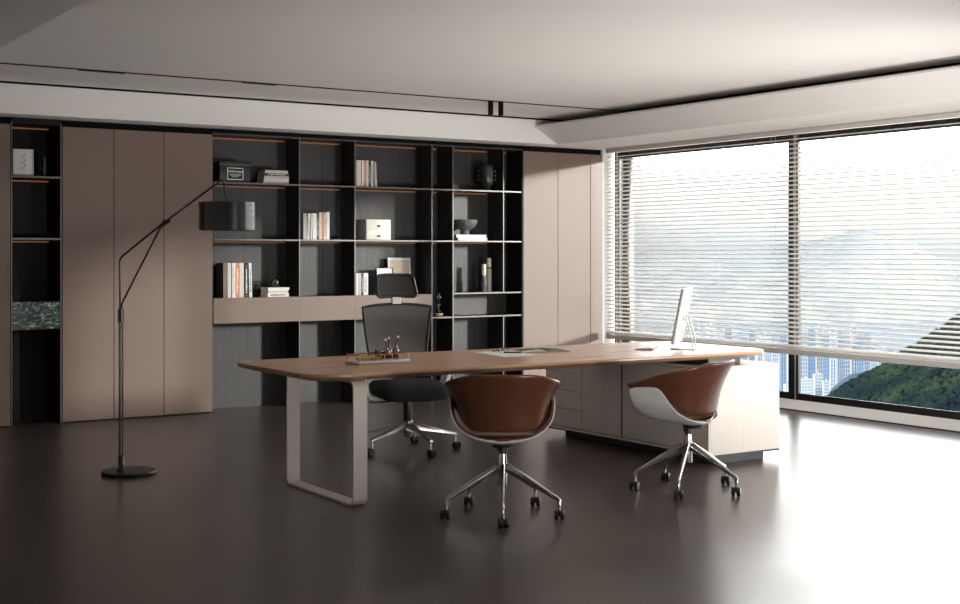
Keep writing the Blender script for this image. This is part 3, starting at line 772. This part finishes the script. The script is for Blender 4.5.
# knobbed vase
q = at(486.6, 11.43, S1+.001); s0 = 1.0
v = MB().lathe([(0,0),(.055,0),(.057,.006),(.035,.014),(.028,.022),(.045,.038),(.070,.075),(.077,.12),(.078,.24),(.074,.262),(.068,.27),(.064,.262),(.062,.10),(0,.06)], 36).build('vase', M['blackceramic'], None, smooth=40, loc=q)
tag(v, 'black cylindrical vase with side knobs on the top right shelf', 'vase')
k_ = MB()
for sx in (-1, 1):
    for z in (.115,.160,.205): k_.sphere(Rv*(sx*.086)+up*z, .017, 12, 8)
k_.build('knobs', M['blackceramic'], v, smooth=180)
# bowl on books
q = at(464.8, 11.45, zb2)
v = MB().lathe([(0,0),(.048,0),(.050,.006),(.046,.042),(.052,.050),(.092,.068),(.122,.105),(.132,.150),(.130,.156),(.124,.152),(.112,.108),(.080,.075),(0,.062)], 40).build('footed_bowl', M['greystone'], None, smooth=40, loc=q)
tag(v, 'speckled dark footed bowl standing on white books', 'bowl')
q2 = at(457.8, 11.50, zb2)
# candle holders
for (px, ztop_, cd, m_, y, lab) in ((483.8, 275, 264.2, M['greystone'], 11.40, 'shorter dark candle holder with ivory candle on the right shelf'), (488.8, 267, 258.0, M['bookgrey'], 11.45, 'taller grey candle holder with ivory candle on the right shelf')):
    zs_ = S3+.009
    q = at(px, y, zs_); ht = Z(px, ztop_+1.5, y)-zs_; hc = Z(px, cd, y)-zs_
    t = thing('candle_holder', lab, 'candle holder', q, group='candle holders on the right shelf')
    MB().lathe([(0,0),(.029,0),(.030,.003),(.030,ht-.003),(.029,ht),(0,ht)], 24).build('stand', m_, t, smooth=40)
    c = MB().lathe([(0,ht+.012),(.023,ht+.012),(.025,ht+.016),(.025,hc-.004),(.022,hc),(0,hc-.003)], 24).build('candle', M['candle'], t, smooth=40)
    MB().tube([(0,0,hc-.004),(.001,0,hc+.010)], .0015, 6).build('wick', M['ink'], c)
    MB().lathe([(0,ht),(.010,ht),(.010,ht+.009),(.020,ht+.0125),(0,ht+.0125)], 16).build('cup', M['brass'], t, smooth=40)
# hourglass-like glass figure on wooden base
q = at(438.6, 11.42, S5+.001)
t = thing('sculpture', 'small dark twisted glass sculpture on a round pale wood base', 'sculpture', q)
MB().lathe([(0,0),(.030,0),(.040,.008),(.050,.026),(.050,.030),(0,.030)], 28).build('base', M['woodbase'], t, smooth=40)
MB().lathe([(0,.03),(.026,.031),(.028,.05),(.020,.085),(.010,.115),(.008,.135),(.016,.15),(.030,.168),(.037,.195),(.034,.220),(.022,.238),(.010,.243),(0,.244)], 24).build('figure', M['glass'], t, smooth=60)
pts = [Vector((.014*math.cos(a*2.2)*(1+.6*math.sin(a)), .014*math.sin(a*2.2), .04+.19*a/6.28)) for a in [6.28*i/30 for i in range(31)]]
MB().tube(pts, .006, 8).build('inner_swirl', M['graphite'], t, smooth=60)

# ------------------------------------------------------------------ things on the desk
c1 = onz(350, 364.2, DZ); c2 = onz(413, 360.5, DZ)
# tray: long axis along X
ty = 7.12; tx0, tx1 = X(352, ty), X(412, ty)
tc = Vector(((tx0+tx1)/2, ty+.06, DZ+.001)); L2 = (tx1-tx0)/2-.02; W2 = .085
ry = thing('serving_tray', 'white marble serving tray with a brass rail on the desk', 'tray', tc, R(4))
MB().ring_skin([[Vector((x,y,z)) for x,y in rrect(-L2+i_, L2-i_, -W2+i_, W2-i_, .012, 4)] for i_, z in ((.006,0),(0,.004),(0,.016),(.003,.019))]).build('slab', M['marblewhite'], ry, smooth=30)
rl = [(-L2+.012,-W2+.012),(L2-.012,-W2+.012),(L2-.012,W2-.012),(-L2+.012,W2-.012)]
rb = MB().bar([(x,y,.056) for x,y in (rl[0], rl[1])], .006, .007).bar([(x,y,.056) for x,y in (rl[1], rl[2])], .006, .007).bar([(x,y,.056) for x,y in (rl[2], rl[3])], .006, .007).bar([(x,y,.056) for x,y in (rl[3], rl[0])], .006, .007)
for x, y in rl + [(0, rl[0][1]), (0, rl[2][1])]: rb.tube([(x,y,.018),(x,y,.058)], .0028, 8)
rb.build('rail', M['brass'], ry)
cosr, sinr = math.cos(R(4)), math.sin(R(4))
def tp(x, y, z=.0195): return tc + Vector((x*cosr-y*sinr, x*sinr+y*cosr, z))
for x, lab in ((-L2*.66, 'small shallow brass dish at the left end of the tray'), (-L2*.18, 'small shallow brass dish in the middle of the tray')):
    o = MB().lathe([(0,0),(.022,0),(.036,.008),(.044,.018),(.042,.019),(.030,.011),(0,.006)], 28).build('brass_dish', M['brass'], None, smooth=50, loc=tp(x, -.01)); tag(o, lab, 'dish', 'brass dishes on the tray')
    MB().lathe([(0,.007),(.026,.0075),(.033,.0125),(0,.0135)], 20).build('contents', M['bookbrown'], o, smooth=60)
o = MB().lathe([(0,0),(.024,0),(.027,.004),(.029,.060),(.027,.062),(.025,.060),(.022,.006),(0,.005)], 24).build('glass_tumbler', M['glass'], None, smooth=50, loc=tp(L2*.18, .035)); tag(o, 'small glass tumbler of red drink on the tray', 'glass')
MB().lathe([(0,.006),(.0215,.006),(.024,.045),(0,.045)], 20).build('drink', M['red'], o, smooth=50)
for i, (x, y, hh, lab) in enumerate(((L2*.38,.01,.075,'slim glass bottle with white stopper, left of three on the tray'), (L2*.53,.03,.085,'slim glass bottle with white stopper, middle of three on the tray'), (L2*.66,-.015,.092,'slim glass bottle with white stopper, right of three on the tray'))):
    t = thing('stoppered_bottle', lab, 'bottle', tp(x, y), group='stoppered bottles on the tray')
    MB().lathe([(0,0),(.019,0),(.021,.003),(.021,hh*.62),(.016,hh*.72),(.007,hh*.82),(.007,hh+.01),(.009,hh+.012),(0,hh+.012)], 20).build('glass_body', M['glass'], t, smooth=50)
    MB().lathe([(0,.004),(.018,.004),(.018,hh*.35),(0,hh*.35)], 16).build('red_contents', M['red'], t, smooth=50)
    d = Vector(((-.012, .0, .014)[i], 0, 0))
    MB().tube([(0,0,hh*.7), (d.x*.5,0,hh+.018), (d.x,0,hh+.038)], .0032, 8).build('twisted_neck', M['red'], t)
    MB().sphere((d.x, 0, hh+.044), .0085, 14, 10).build('stopper', M['whiteplastic'], t, smooth=180)
o = MB().lathe([(0,0),(.014,0),(.016,.003),(.016,.036),(.007,.046),(.007,.058),(.009,.060),(0,.060)], 16).build('small_bottle', M['glass'], None, smooth=50, loc=tp(L2*.84, .03)); tag(o, 'tiny clear glass bottle at the right end of the tray', 'bottle')

# papers, pen, magazine
def quad_thing(name, label, cat, pts, th_, m, z=DZ):
    ps = [onz(px, py, z) for px, py in pts]
    c = Vector((sum(p[0] for p in ps)/4, sum(p[1] for p in ps)/4, z+.0006))
    o = MB().prism([(p[0]-c.x, p[1]-c.y) for p in ps], 0, th_).build(name, m, None, loc=c)
    return tag(o, label, cat), c
def sheet_at(cx, cy, w, d, rot, z=DZ):
    return Vector((cx, cy, z)), rot
def pad(name, label, cat, cx, cy, w, d, rot, th_, m, z=DZ+.0006):
    o = MB().box(-w/2, w/2, -d/2, d/2, 0, th_, bev=min(.0008, th_*.3), seg=1).build(name, m, None, loc=(cx, cy, z)); o.rotation_euler = (0,0,rot)
    return tag(o, label, cat)
pa = onz(506, 352.4, DZ)
o, _c = quad_thing('paper_sheet', 'white paper sheet lying under a pen at the middle of the desk', 'paper', [(473,352.3),(504.5,357.2),(538,355.4),(509,350.6)], .0015, M['paper'])
mg = onz(542, 350.9, DZ)
mo = thing('open_magazine', 'dark open magazine lying beside the paper on the desk', 'magazine', (mg[0], mg[1], DZ+.0022), R(-14))
mo.scale = (.80, .80, .8)
MB().ring_skin([[Vector((x, y, .001)), Vector((x, y, .001+h))] and [Vector((x,-.15,0)), Vector((x,.15,0)), Vector((x,.15,h)), Vector((x,-.15,h))] for x, h in ((-.21,.003),(-.10,.009),(-.03,.011),(0,.005),(.03,.011),(.10,.009),(.21,.003))]).build('page_block', M['bookwhite'], mo)
MB().ring_skin([[Vector((x,-.02,h+.0004)), Vector((x,.145,h+.0004)), Vector((x,.145,h+.0008)), Vector((x,-.02,h+.0008))] for x, h in ((-.205,.0034),(-.10,.009),(-.03,.011),(-.004,.0058))]).build('dark_photo', M['ink'], mo)
MB().ring_skin([[Vector((x,-.145,h+.0004)), Vector((x,.145,h+.0004)), Vector((x,.145,h+.0008)), Vector((x,-.145,h+.0008))] for x, h in ((.004,.0058),(.03,.011),(.10,.009),(.195,.0042))]).build('dark_photo', M['ink'], mo)
pn = onz(513, 353.4, DZ)
t = thing('pen', 'slim dark pen lying on the white paper', 'pen', (pn[0], pn[1], DZ+.0065), R(-35))
MB().tube([(-.065,0,0),(.055,0,0)], .0045, 10).build('barrel', M['graphite'], t, smooth=50)
MB().tube([(.055,0,0),(.066,0,0),(.072,0,0)], [.0045,.003,.0008], 10).build('tip', M['chrome'], t, smooth=50)
MB().bar([(-.06,0,.006),(-.02,0,.006)], .002, .001).build('clip', M['chrome'], t)
t = thing('eyeglasses', 'folded dark eyeglasses lying on the white paper', 'glasses', (*onz(503, 352.6, DZ), DZ+.0025), R(20))
gl = MB()
for sx in (-1, 1):
    gl.tube([Vector((sx*.032 + .024*math.cos(a), 0, .019 + .018*math.sin(a))) for a in [2*PI*i/18 for i in range(19)]], .0018, 6, caps=False)
    gl.tube([(sx*.058,0,.022),(sx*.05,.05,.010),(-sx*.045,.062,.004)], .0018, 6)
gl.tube([(-.009,0,.022),(0,0,.025),(.009,0,.022)], .0016, 6)
gl.build('spectacle_frame', M['ink'], t, smooth=60)

# keyboard
kb = (6.13, 7.19)
k = thing('keyboard', 'thin silver keyboard lying in front of the monitor', 'keyboard', (kb[0], kb[1], DZ+.0008), R(-48))
MB().prism([(-.065,0),(.065,0),(.065,.014),(.045,.014),(-.065,.004)], -.14, .14, 'y').build('case', M['alu'], k)
kk = MB()
for r_ in range(5):
    for c_ in range(13):
        x = -.052 + r_*.021; y = -.134 + c_*.0205
        z = .004 + (x+.065)*.01/.11
        kk.box(x, x+.017, y, y+.018, z, z+.003)
kk.build('keys', M['whiteplastic'], k)
# all-in-one computer: tilted slab on an A-frame stand, seen from its side and back
bc0 = Vector((*onz(684, 348.9, DZ), DZ+.0008))
cdist = bc0.x*FX + bc0.y*FY
PXM = cdist/FOC
viewd = Vector((bc0.x, bc0.y, 0)).normalized()            # from camera
rgt = Vector((viewd.y, -viewd.x, 0))
yaw = math.atan2(viewd.y, viewd.x) - R(7)               # screen plane almost along the view ray
cm = thing('desktop_computer', 'slim silver desktop computer on a bent stand at the right of the desk', 'computer', bc0, yaw)
# local x = along the screen width (away from viewer), local +y = left in the picture (screen side), z up
Wd, Ht = .50, .40
tilt = R(11)
def sp(y, z):  # slab frame: tilted around x
    return (y*math.cos(tilt) - z*math.sin(tilt), y*math.sin(tilt) + z*math.cos(tilt))
def slab(x0, x1, y0, y1, z0, z1, off=(.060,.045), bev=0):
    mt = Matrix.Translation((0, off[0], off[1])) @ Matrix.Rotation(tilt, 4, 'X')
    return MB().box(x0, x1, y0, y1, z0, z1, mat=mt, bev=bev)
slab(-Wd/2, Wd/2, -.022, .0, 0, Ht, bev=.006).build('display_body', M['alu'], cm, smooth=35)
slab(-Wd/2+.004, Wd/2-.004, .0, .003, .004, Ht-.004).build('screen', M['screen'], cm)
slab(-.03, .03, -.026, -.022, Ht*.30, Ht*.62, bev=.002).build('hinge_cover', M['whiteplastic'], cm, smooth=35)
MB().box(-.11, .11, -.085, .085, 0, .006, bev=.002).build('stand_base', M['alu'], cm, smooth=35)
for sx in (-.085, .085):
    MB().tube([(sx,-.075,.005),(sx,-.062,.10),(sx,-.030,.215),(sx,-.022,.235),(sx,-.008,.232),(sx,.004,.195),(sx,.022,.11)], .0048, 10).build('stand_strut', M['chrome'], cm, smooth=60)

# ------------------------------------------------------------------ outside: sea haze plain, mountains, hill, city
def terrain(name, pts_px, d_near, d_far, base_px_y, m, seed, label, cat, amp=12, n=90, k=30, kind='structure', crest_jit=0):
    """ridge traced at distance d_far, falling to a foot at distance d_near"""
    rows = []
    xs = [p[0] for p in pts_px]
    for i in range(n+1):
        px = xs[0] + (xs[-1]-xs[0])*i/n
        py = lerp_tab(pts_px, px) 
        top = far(px, py, d_far)
        foot = far(px, base_px_y, d_near)
        col = []
        for j in range(k+1):
            f = j/k
            d = d_far + (d_near-d_far)*f
            a, b_ = ray(px)
            z = top.z + (foot.z-top.z)*(f**.85)
            z += amp*noise.noise(Vector((a*d*.006, b_*d*.006, seed)))*min(1, f*4)*(1-f*.2) + amp*.3*noise.noise(Vector((a*d*.02, b_*d*.02, seed)))*min(1, f*5)
            col.append(Vector((a*d, b_*d, z)))
        # back side of the ridge
        a, b_ = ray(px)
        back = Vector((a*d_far*1.15, b_*d_far*1.15, foot.z*2.5-100))
        rows.append([back] + col)
    o = MB().ring_skin(rows, close=False).build(name, m, None, smooth=180)
    tag(o, label, cat, kind=kind)
    return rows, o
M['haze_ground'] = mat('hazed_valley_floor', (.15,.19,.23), 1, spec=0)  # distance haze mixed into the ground colour
M['mountain'] = noisy(mat('distant_mountain', (.1,.13,.17), 1, spec=0), (.195,.225,.25), (.225,.25,.27), (1,1,1), .0012, 5)  # colour paled toward blue in place of real haze
M['midhill'] = noisy(mat('hazed_hill', (.04,.07,.08), 1, spec=0), (.045,.070,.082), (.070,.095,.108), (1,1,1), .03, 5)  # haze painted into the hill's base colour
M['hill'] = noisy(mat('forest_floor', (.012,.02,.015), 1, spec=0), (.004,.009,.011), (.012,.020,.014), (1,1,1), .05, 5)
def leafmat():
    m = mat('forest_leaf', (.02,.04,.02), 1, spec=0)
    noisy(m, (.006,.014,.020), (.026,.040,.024), (1,1,1), .022, 6, lo=.36, hi=.68)
    return m
M['leaf'] = leafmat()
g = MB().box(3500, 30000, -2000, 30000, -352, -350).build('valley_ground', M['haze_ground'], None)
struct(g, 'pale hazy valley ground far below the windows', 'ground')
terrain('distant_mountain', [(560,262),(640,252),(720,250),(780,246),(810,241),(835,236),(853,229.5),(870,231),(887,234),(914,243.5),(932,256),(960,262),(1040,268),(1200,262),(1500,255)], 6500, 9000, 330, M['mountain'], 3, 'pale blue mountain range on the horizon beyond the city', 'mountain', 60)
terrain('middle_hill', [(822,425),(826,402),(830,390),(838,383),(851,374),(862,372),(880,368),(940,352),(1050,330)], 1700, 2000, 420, M['midhill'], 5, 'blue-grey hill spur between the towers and the green hill', 'hill', 10)
hill_rows, _ = terrain('green_hill', [(805,420),(818,404),(831,396.5),(846,386),(862,377),(881,368.5),(902,354),(918,345),(934,335),(960,316),(1010,290),(1100,262),(1300,240)], 700, 1150, 500, M['hill'], 9, 'dark green forested hill outside the right window', 'hill', 16, n=160, k=60)
# tree crowns on the hill
tm = MB(); rnd = random.Random(5)
ico = bmesh.new(); bmesh.ops.create_icosphere(ico, subdivisions=1, radius=1)
iv = [v.co.copy() for v in ico.verts]; iface = [[v.index for v in f.verts] for f in ico.faces]; ico.free()
verts = []; faces = []
NR = len(hill_rows)
for q in range(9000):
    fi = rnd.uniform(0, NR*.62 - 1.001); fj = 1 + 58*rnd.random()**1.15
    i, j = int(fi), int(fj); u, v_ = fi-i, fj-j
    p = (hill_rows[i][j]*(1-u)*(1-v_) + hill_rows[i+1][j]*u*(1-v_) + hill_rows[i][j+1]*(1-u)*v_ + hill_rows[i+1][j+1]*u*v_)
    r = rnd.uniform(1.6, 3.6)
    base = len(verts)
    rot = Matrix.Rotation(rnd.uniform(0, 6.3), 3, 'Z')
    for c in iv:
        w = rot @ c; k2 = rnd.uniform(.75, 1.2)
        verts.append((p.x + w.x*r*k2, p.y + w.y*r*k2, p.z + r*.4 + w.z*r*.85*k2))
    faces += [[base+a for a in f] for f in iface]
me = bpy.data.meshes.new('hillside_trees'); me.from_pydata(verts, [], faces); me.materials.append(M['leaf'])
ob = bpy.data.objects.new('hillside_trees', me); C.objects.link(ob)
tag(ob, 'dense tree canopy covering the green hill outside', 'trees', kind='stuff')

# towers
M['tw'] = [mat('tower_'+n_, c, .8, spec=.1) for n_, c in (('pale', (.21,.235,.265)), ('blue', (.10,.145,.21)), ('warm', (.23,.235,.24)), ('grey', (.14,.175,.22)))]  # pale bluish wall colours stand in for haze over the city
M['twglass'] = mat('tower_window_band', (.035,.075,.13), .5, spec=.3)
def tower_mesh(w, dp, h, bays, m):
    """high-rise: recessed window strips between ribs, crown box; origin at the top centre of the roof"""
    b = MB()
    bays = 2 if bays < 4 else 3
    bw = w/bays
    for i in range(bays+1):
        x = -w/2 + i*bw
        rw = bw*.42
        b.box(x-rw/2, x+rw/2, -dp/2, dp/2, -h, .8)
    for y in (-dp/6, dp/6):
        b.box(-w/2, w/2, y-1.4, y+1.4, -h, .8)
    b.box(-w/2, w/2, -dp/2, dp/2, -.6, .2)
    return b
tnum = [0]
def tower(px, py, wpx, d, mi, bays, label, crown=True):
    p = far(px, py, d); w = wpx*d/FOC; h = 190
    o = tower_mesh(w, w*.8, h, bays, None).build('apartment_tower', M['tw'][mi], None, loc=p)
    o.rotation_euler = (0, 0, -TH + R(random.uniform(-14, 14)))
    tag(o, label, 'tower', 'pale apartment towers in the hazy city')
    MB().box(-w/2+.9, w/2-.9, -w*.4-.02+.9, w*.4-.9, -h, -.7).build('glazed_core', M['twglass'], o)
    sl = MB()
    for f in range(20):
        z = -6 - f*(h-10)/20
        sl.box(-w/2+.4, w/2-.4, -w*.4+.4, w*.4-.4, z-1.8, z)
    sl.build('floor_bands', M['tw'][mi], o)
    if crown: MB().box(-w*.22, w*.22, -w*.18, w*.18, 0, 6.5).build('roof_house', M['tw'][mi], o)
    return o
TWL = 'pale apartment tower in the distant hazy skyline'
tws = [ # px, top py, width px, distance, colour, bays
 (803.5,326,6.5,2900,0,4,'pale tower just right of the window mullion'), (811.5,331,7,2900,1,4,'blue-grey tower second right of the mullion'),
 (819,327,6,3000,2,4,'warm white tower left of the blue twin towers'), (826,336,6.0,2800,1,4,'blue tower above the low white block'),
 (832.6,330,5.0,3080,0,3,'slim pale tower above the low white block'), (840.2,333,5.6,2850,3,4,'grey tower in the middle of the skyline'),
 (846.5,329,6.5,2900,0,4,'broad pale tower left of the slim white one'), (853.5,327,5,2950,2,3,'slim warm white tower over the hill spur'),
 (860,338,6.5,2800,1,4,'blue tower low behind the hill spur'), (867,334,6,2900,3,4,'grey-white tower behind the hill spur'),
 (874,343,6.5,2850,0,4,'pale tower touching the green hill crest'), (881.5,346,5.2,2900,0,4,'grey tower at the crest of the green hill'),
 (889.3,350,5.2,2950,3,4,'last grey tower behind the green hill crest')]
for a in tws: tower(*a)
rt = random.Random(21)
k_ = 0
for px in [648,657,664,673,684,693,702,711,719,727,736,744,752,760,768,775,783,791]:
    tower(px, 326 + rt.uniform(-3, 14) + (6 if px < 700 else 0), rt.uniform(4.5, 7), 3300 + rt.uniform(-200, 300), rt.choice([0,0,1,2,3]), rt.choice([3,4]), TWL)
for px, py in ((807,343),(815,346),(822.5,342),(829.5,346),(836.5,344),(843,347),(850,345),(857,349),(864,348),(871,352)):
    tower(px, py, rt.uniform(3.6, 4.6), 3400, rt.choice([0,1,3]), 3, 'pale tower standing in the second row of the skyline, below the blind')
# nearer white estate blocks
def block(px, py, wpx, hpx, d, label):
    p = far(px, py, d); w = wpx*d/FOC; h = hpx*d/FOC
    o = MB().box(-w/2, w/2, -w*.3, w*.3, -h-60, 0).box(-w*.15, w*.1, -w*.1, w*.1, 0, h*.12).build('estate_block', M['tw'][0], None, loc=p)
    o.rotation_euler = (0,0,-TH+R(12)); tag(o, label, 'building', 'low white estate blocks')
    n_ = max(3, int(hpx/3)); wi = MB(); nc = max(3, int(wpx/3))
    for r_ in range(n_+3):
        for c_ in range(nc):
            x = -w/2 + w*(c_+.2)/nc
            wi.box(x, x+w*.55/nc, -w*.3-.4, w*.3+.4, -h*(r_+.75)/n_, -h*(r_+.35)/n_)
    wi.build('windows', M['twglass'], o)
block(806, 379, 13, 18, 1900, 'low white estate block right of the mullion')
block(818, 374, 9, 22, 1950, 'stepped white estate block in the middle of the low group')
block(826, 381, 6, 16, 1850, 'narrow white estate block beside the hill foot')
block(788, 384, 8, 18, 1900, 'low pale estate block left of the window mullion')

# ------------------------------------------------------------------ light
w = bpy.data.worlds.new('hazy_sky'); bpy.context.scene.world = w; w.use_nodes = True
nt = w.node_tree; bg = nt.nodes['Background']
tc = nt.nodes.new('ShaderNodeTexCoord'); sx = nt.nodes.new('ShaderNodeSeparateXYZ')
rp = nt.nodes.new('ShaderNodeValToRGB'); e = rp.color_ramp.elements
e[0].position = .0; e[0].color = (.55,.53,.51,1)  # glow from below the horizon, added to light the ceiling
e[1].position = 1.0; e[1].color = (.20,.205,.21,1)
for pos, c in ((.40,(.55,.53,.51)), (.43,(.055,.062,.068)), (.497,(.055,.062,.068)), (.508,(.075,.082,.086)), (.528,(.125,.125,.125)), (.541,(.50,.50,.50)), (.57,(.95,.94,.93)), (.60,(.95,.94,.92)), (.66,(.42,.42,.42)), (.75,(.22,.225,.23))):
    k = e.new(pos); k.color = (*c, 1)
mr = nt.nodes.new('ShaderNodeMapRange'); mr.inputs['From Min'].default_value = -1; mr.inputs['From Max'].default_value = 1
nt.links.new(tc.outputs['Generated'], sx.inputs[0]); nt.links.new(sx.outputs['Z'], mr.inputs['Value'])
nt.links.new(mr.outputs[0], rp.inputs[0]); nt.links.new(rp.outputs[0], bg.inputs['Color'])
bg.inputs['Strength'].default_value = 12.0
sun = bpy.data.lights.new('sun', 'SUN'); sun.energy = 8; sun.angle = R(5); sun.color = (1, .96, .91)
so = bpy.data.objects.new('sun', sun); C.objects.link(so)
S = Vector((.64, -.74, .140)).normalized()
so.rotation_euler = (-S).to_track_quat('-Z', 'Y').to_euler(); so.location = (30, -20, 10)

# unseen uplighters added to brighten the ceiling, beside the window and nearer the camera
def added_uplight(loc, aim, size, power, label):
    t = thing('added_fill_lamp', label, 'floor lamp', (loc[0], loc[1], 0), group='added ceiling fill lights')
    MB().lathe([(0,0),(.16,0),(.16,.02),(.02,.03),(.015,.04),(.015,loc[2]-.12),(0,loc[2]-.12)], 24).build('stand', M['graphite'], t, smooth=40)
    d = (Vector(aim) - Vector(loc)).normalized(); q = d.to_track_quat('-Z', 'Y')
    mt = Matrix.Translation((0,0,loc[2])) @ q.to_matrix().to_4x4()
    h = size/2 + .01
    MB().box(-h, h, -h, h, .004, .05, mat=mt, bev=.003).build('lamp_head', M['graphite'], t)
    L = bpy.data.lights.new('added_uplight', 'AREA'); L.shape = 'SQUARE'; L.size = size; L.energy = power; L.color = (1, .965, .93); L.spread = R(100)
    o = bpy.data.objects.new('added_uplight', L); C.objects.link(o); o.location = loc; o.rotation_euler = q.to_euler()
added_uplight((7.6, 4.1, .45), (6.7, 8.8, 2.86), .9, 44, 'added square fill light beside the window, outside the picture')
added_uplight((4.4, 1.7, .45), (5.2, 5.1, 2.86), .9, 48, 'added square fill light near the camera, outside the picture')

# ------------------------------------------------------------------ camera
cam = bpy.data.cameras.new('camera'); co = bpy.data.objects.new('camera', cam); C.objects.link(co)
cam.sensor_width = 36; cam.lens = FOC/960*36; cam.shift_y = -(302-HOR)/960
cam.clip_start = .1; cam.clip_end = 60000
co.location = (0, 0, EYE); co.rotation_euler = (R(90), 0, -TH)
sc_ = bpy.context.scene; sc_.camera = co
sc_.view_settings.view_transform = 'Standard'; sc_.view_settings.look = 'None'; sc_.view_settings.gamma = 1
sc_.view_settings.use_curve_mapping = False; sc_.view_settings.exposure = .2
sc_.cycles.max_bounces = 10; sc_.cycles.diffuse_bounces = 5; sc_.cycles.glossy_bounces = 5; sc_.cycles.transparent_max_bounces = 16
sc_.cycles.sample_clamp_indirect = 6; sc_.cycles.use_denoising = True
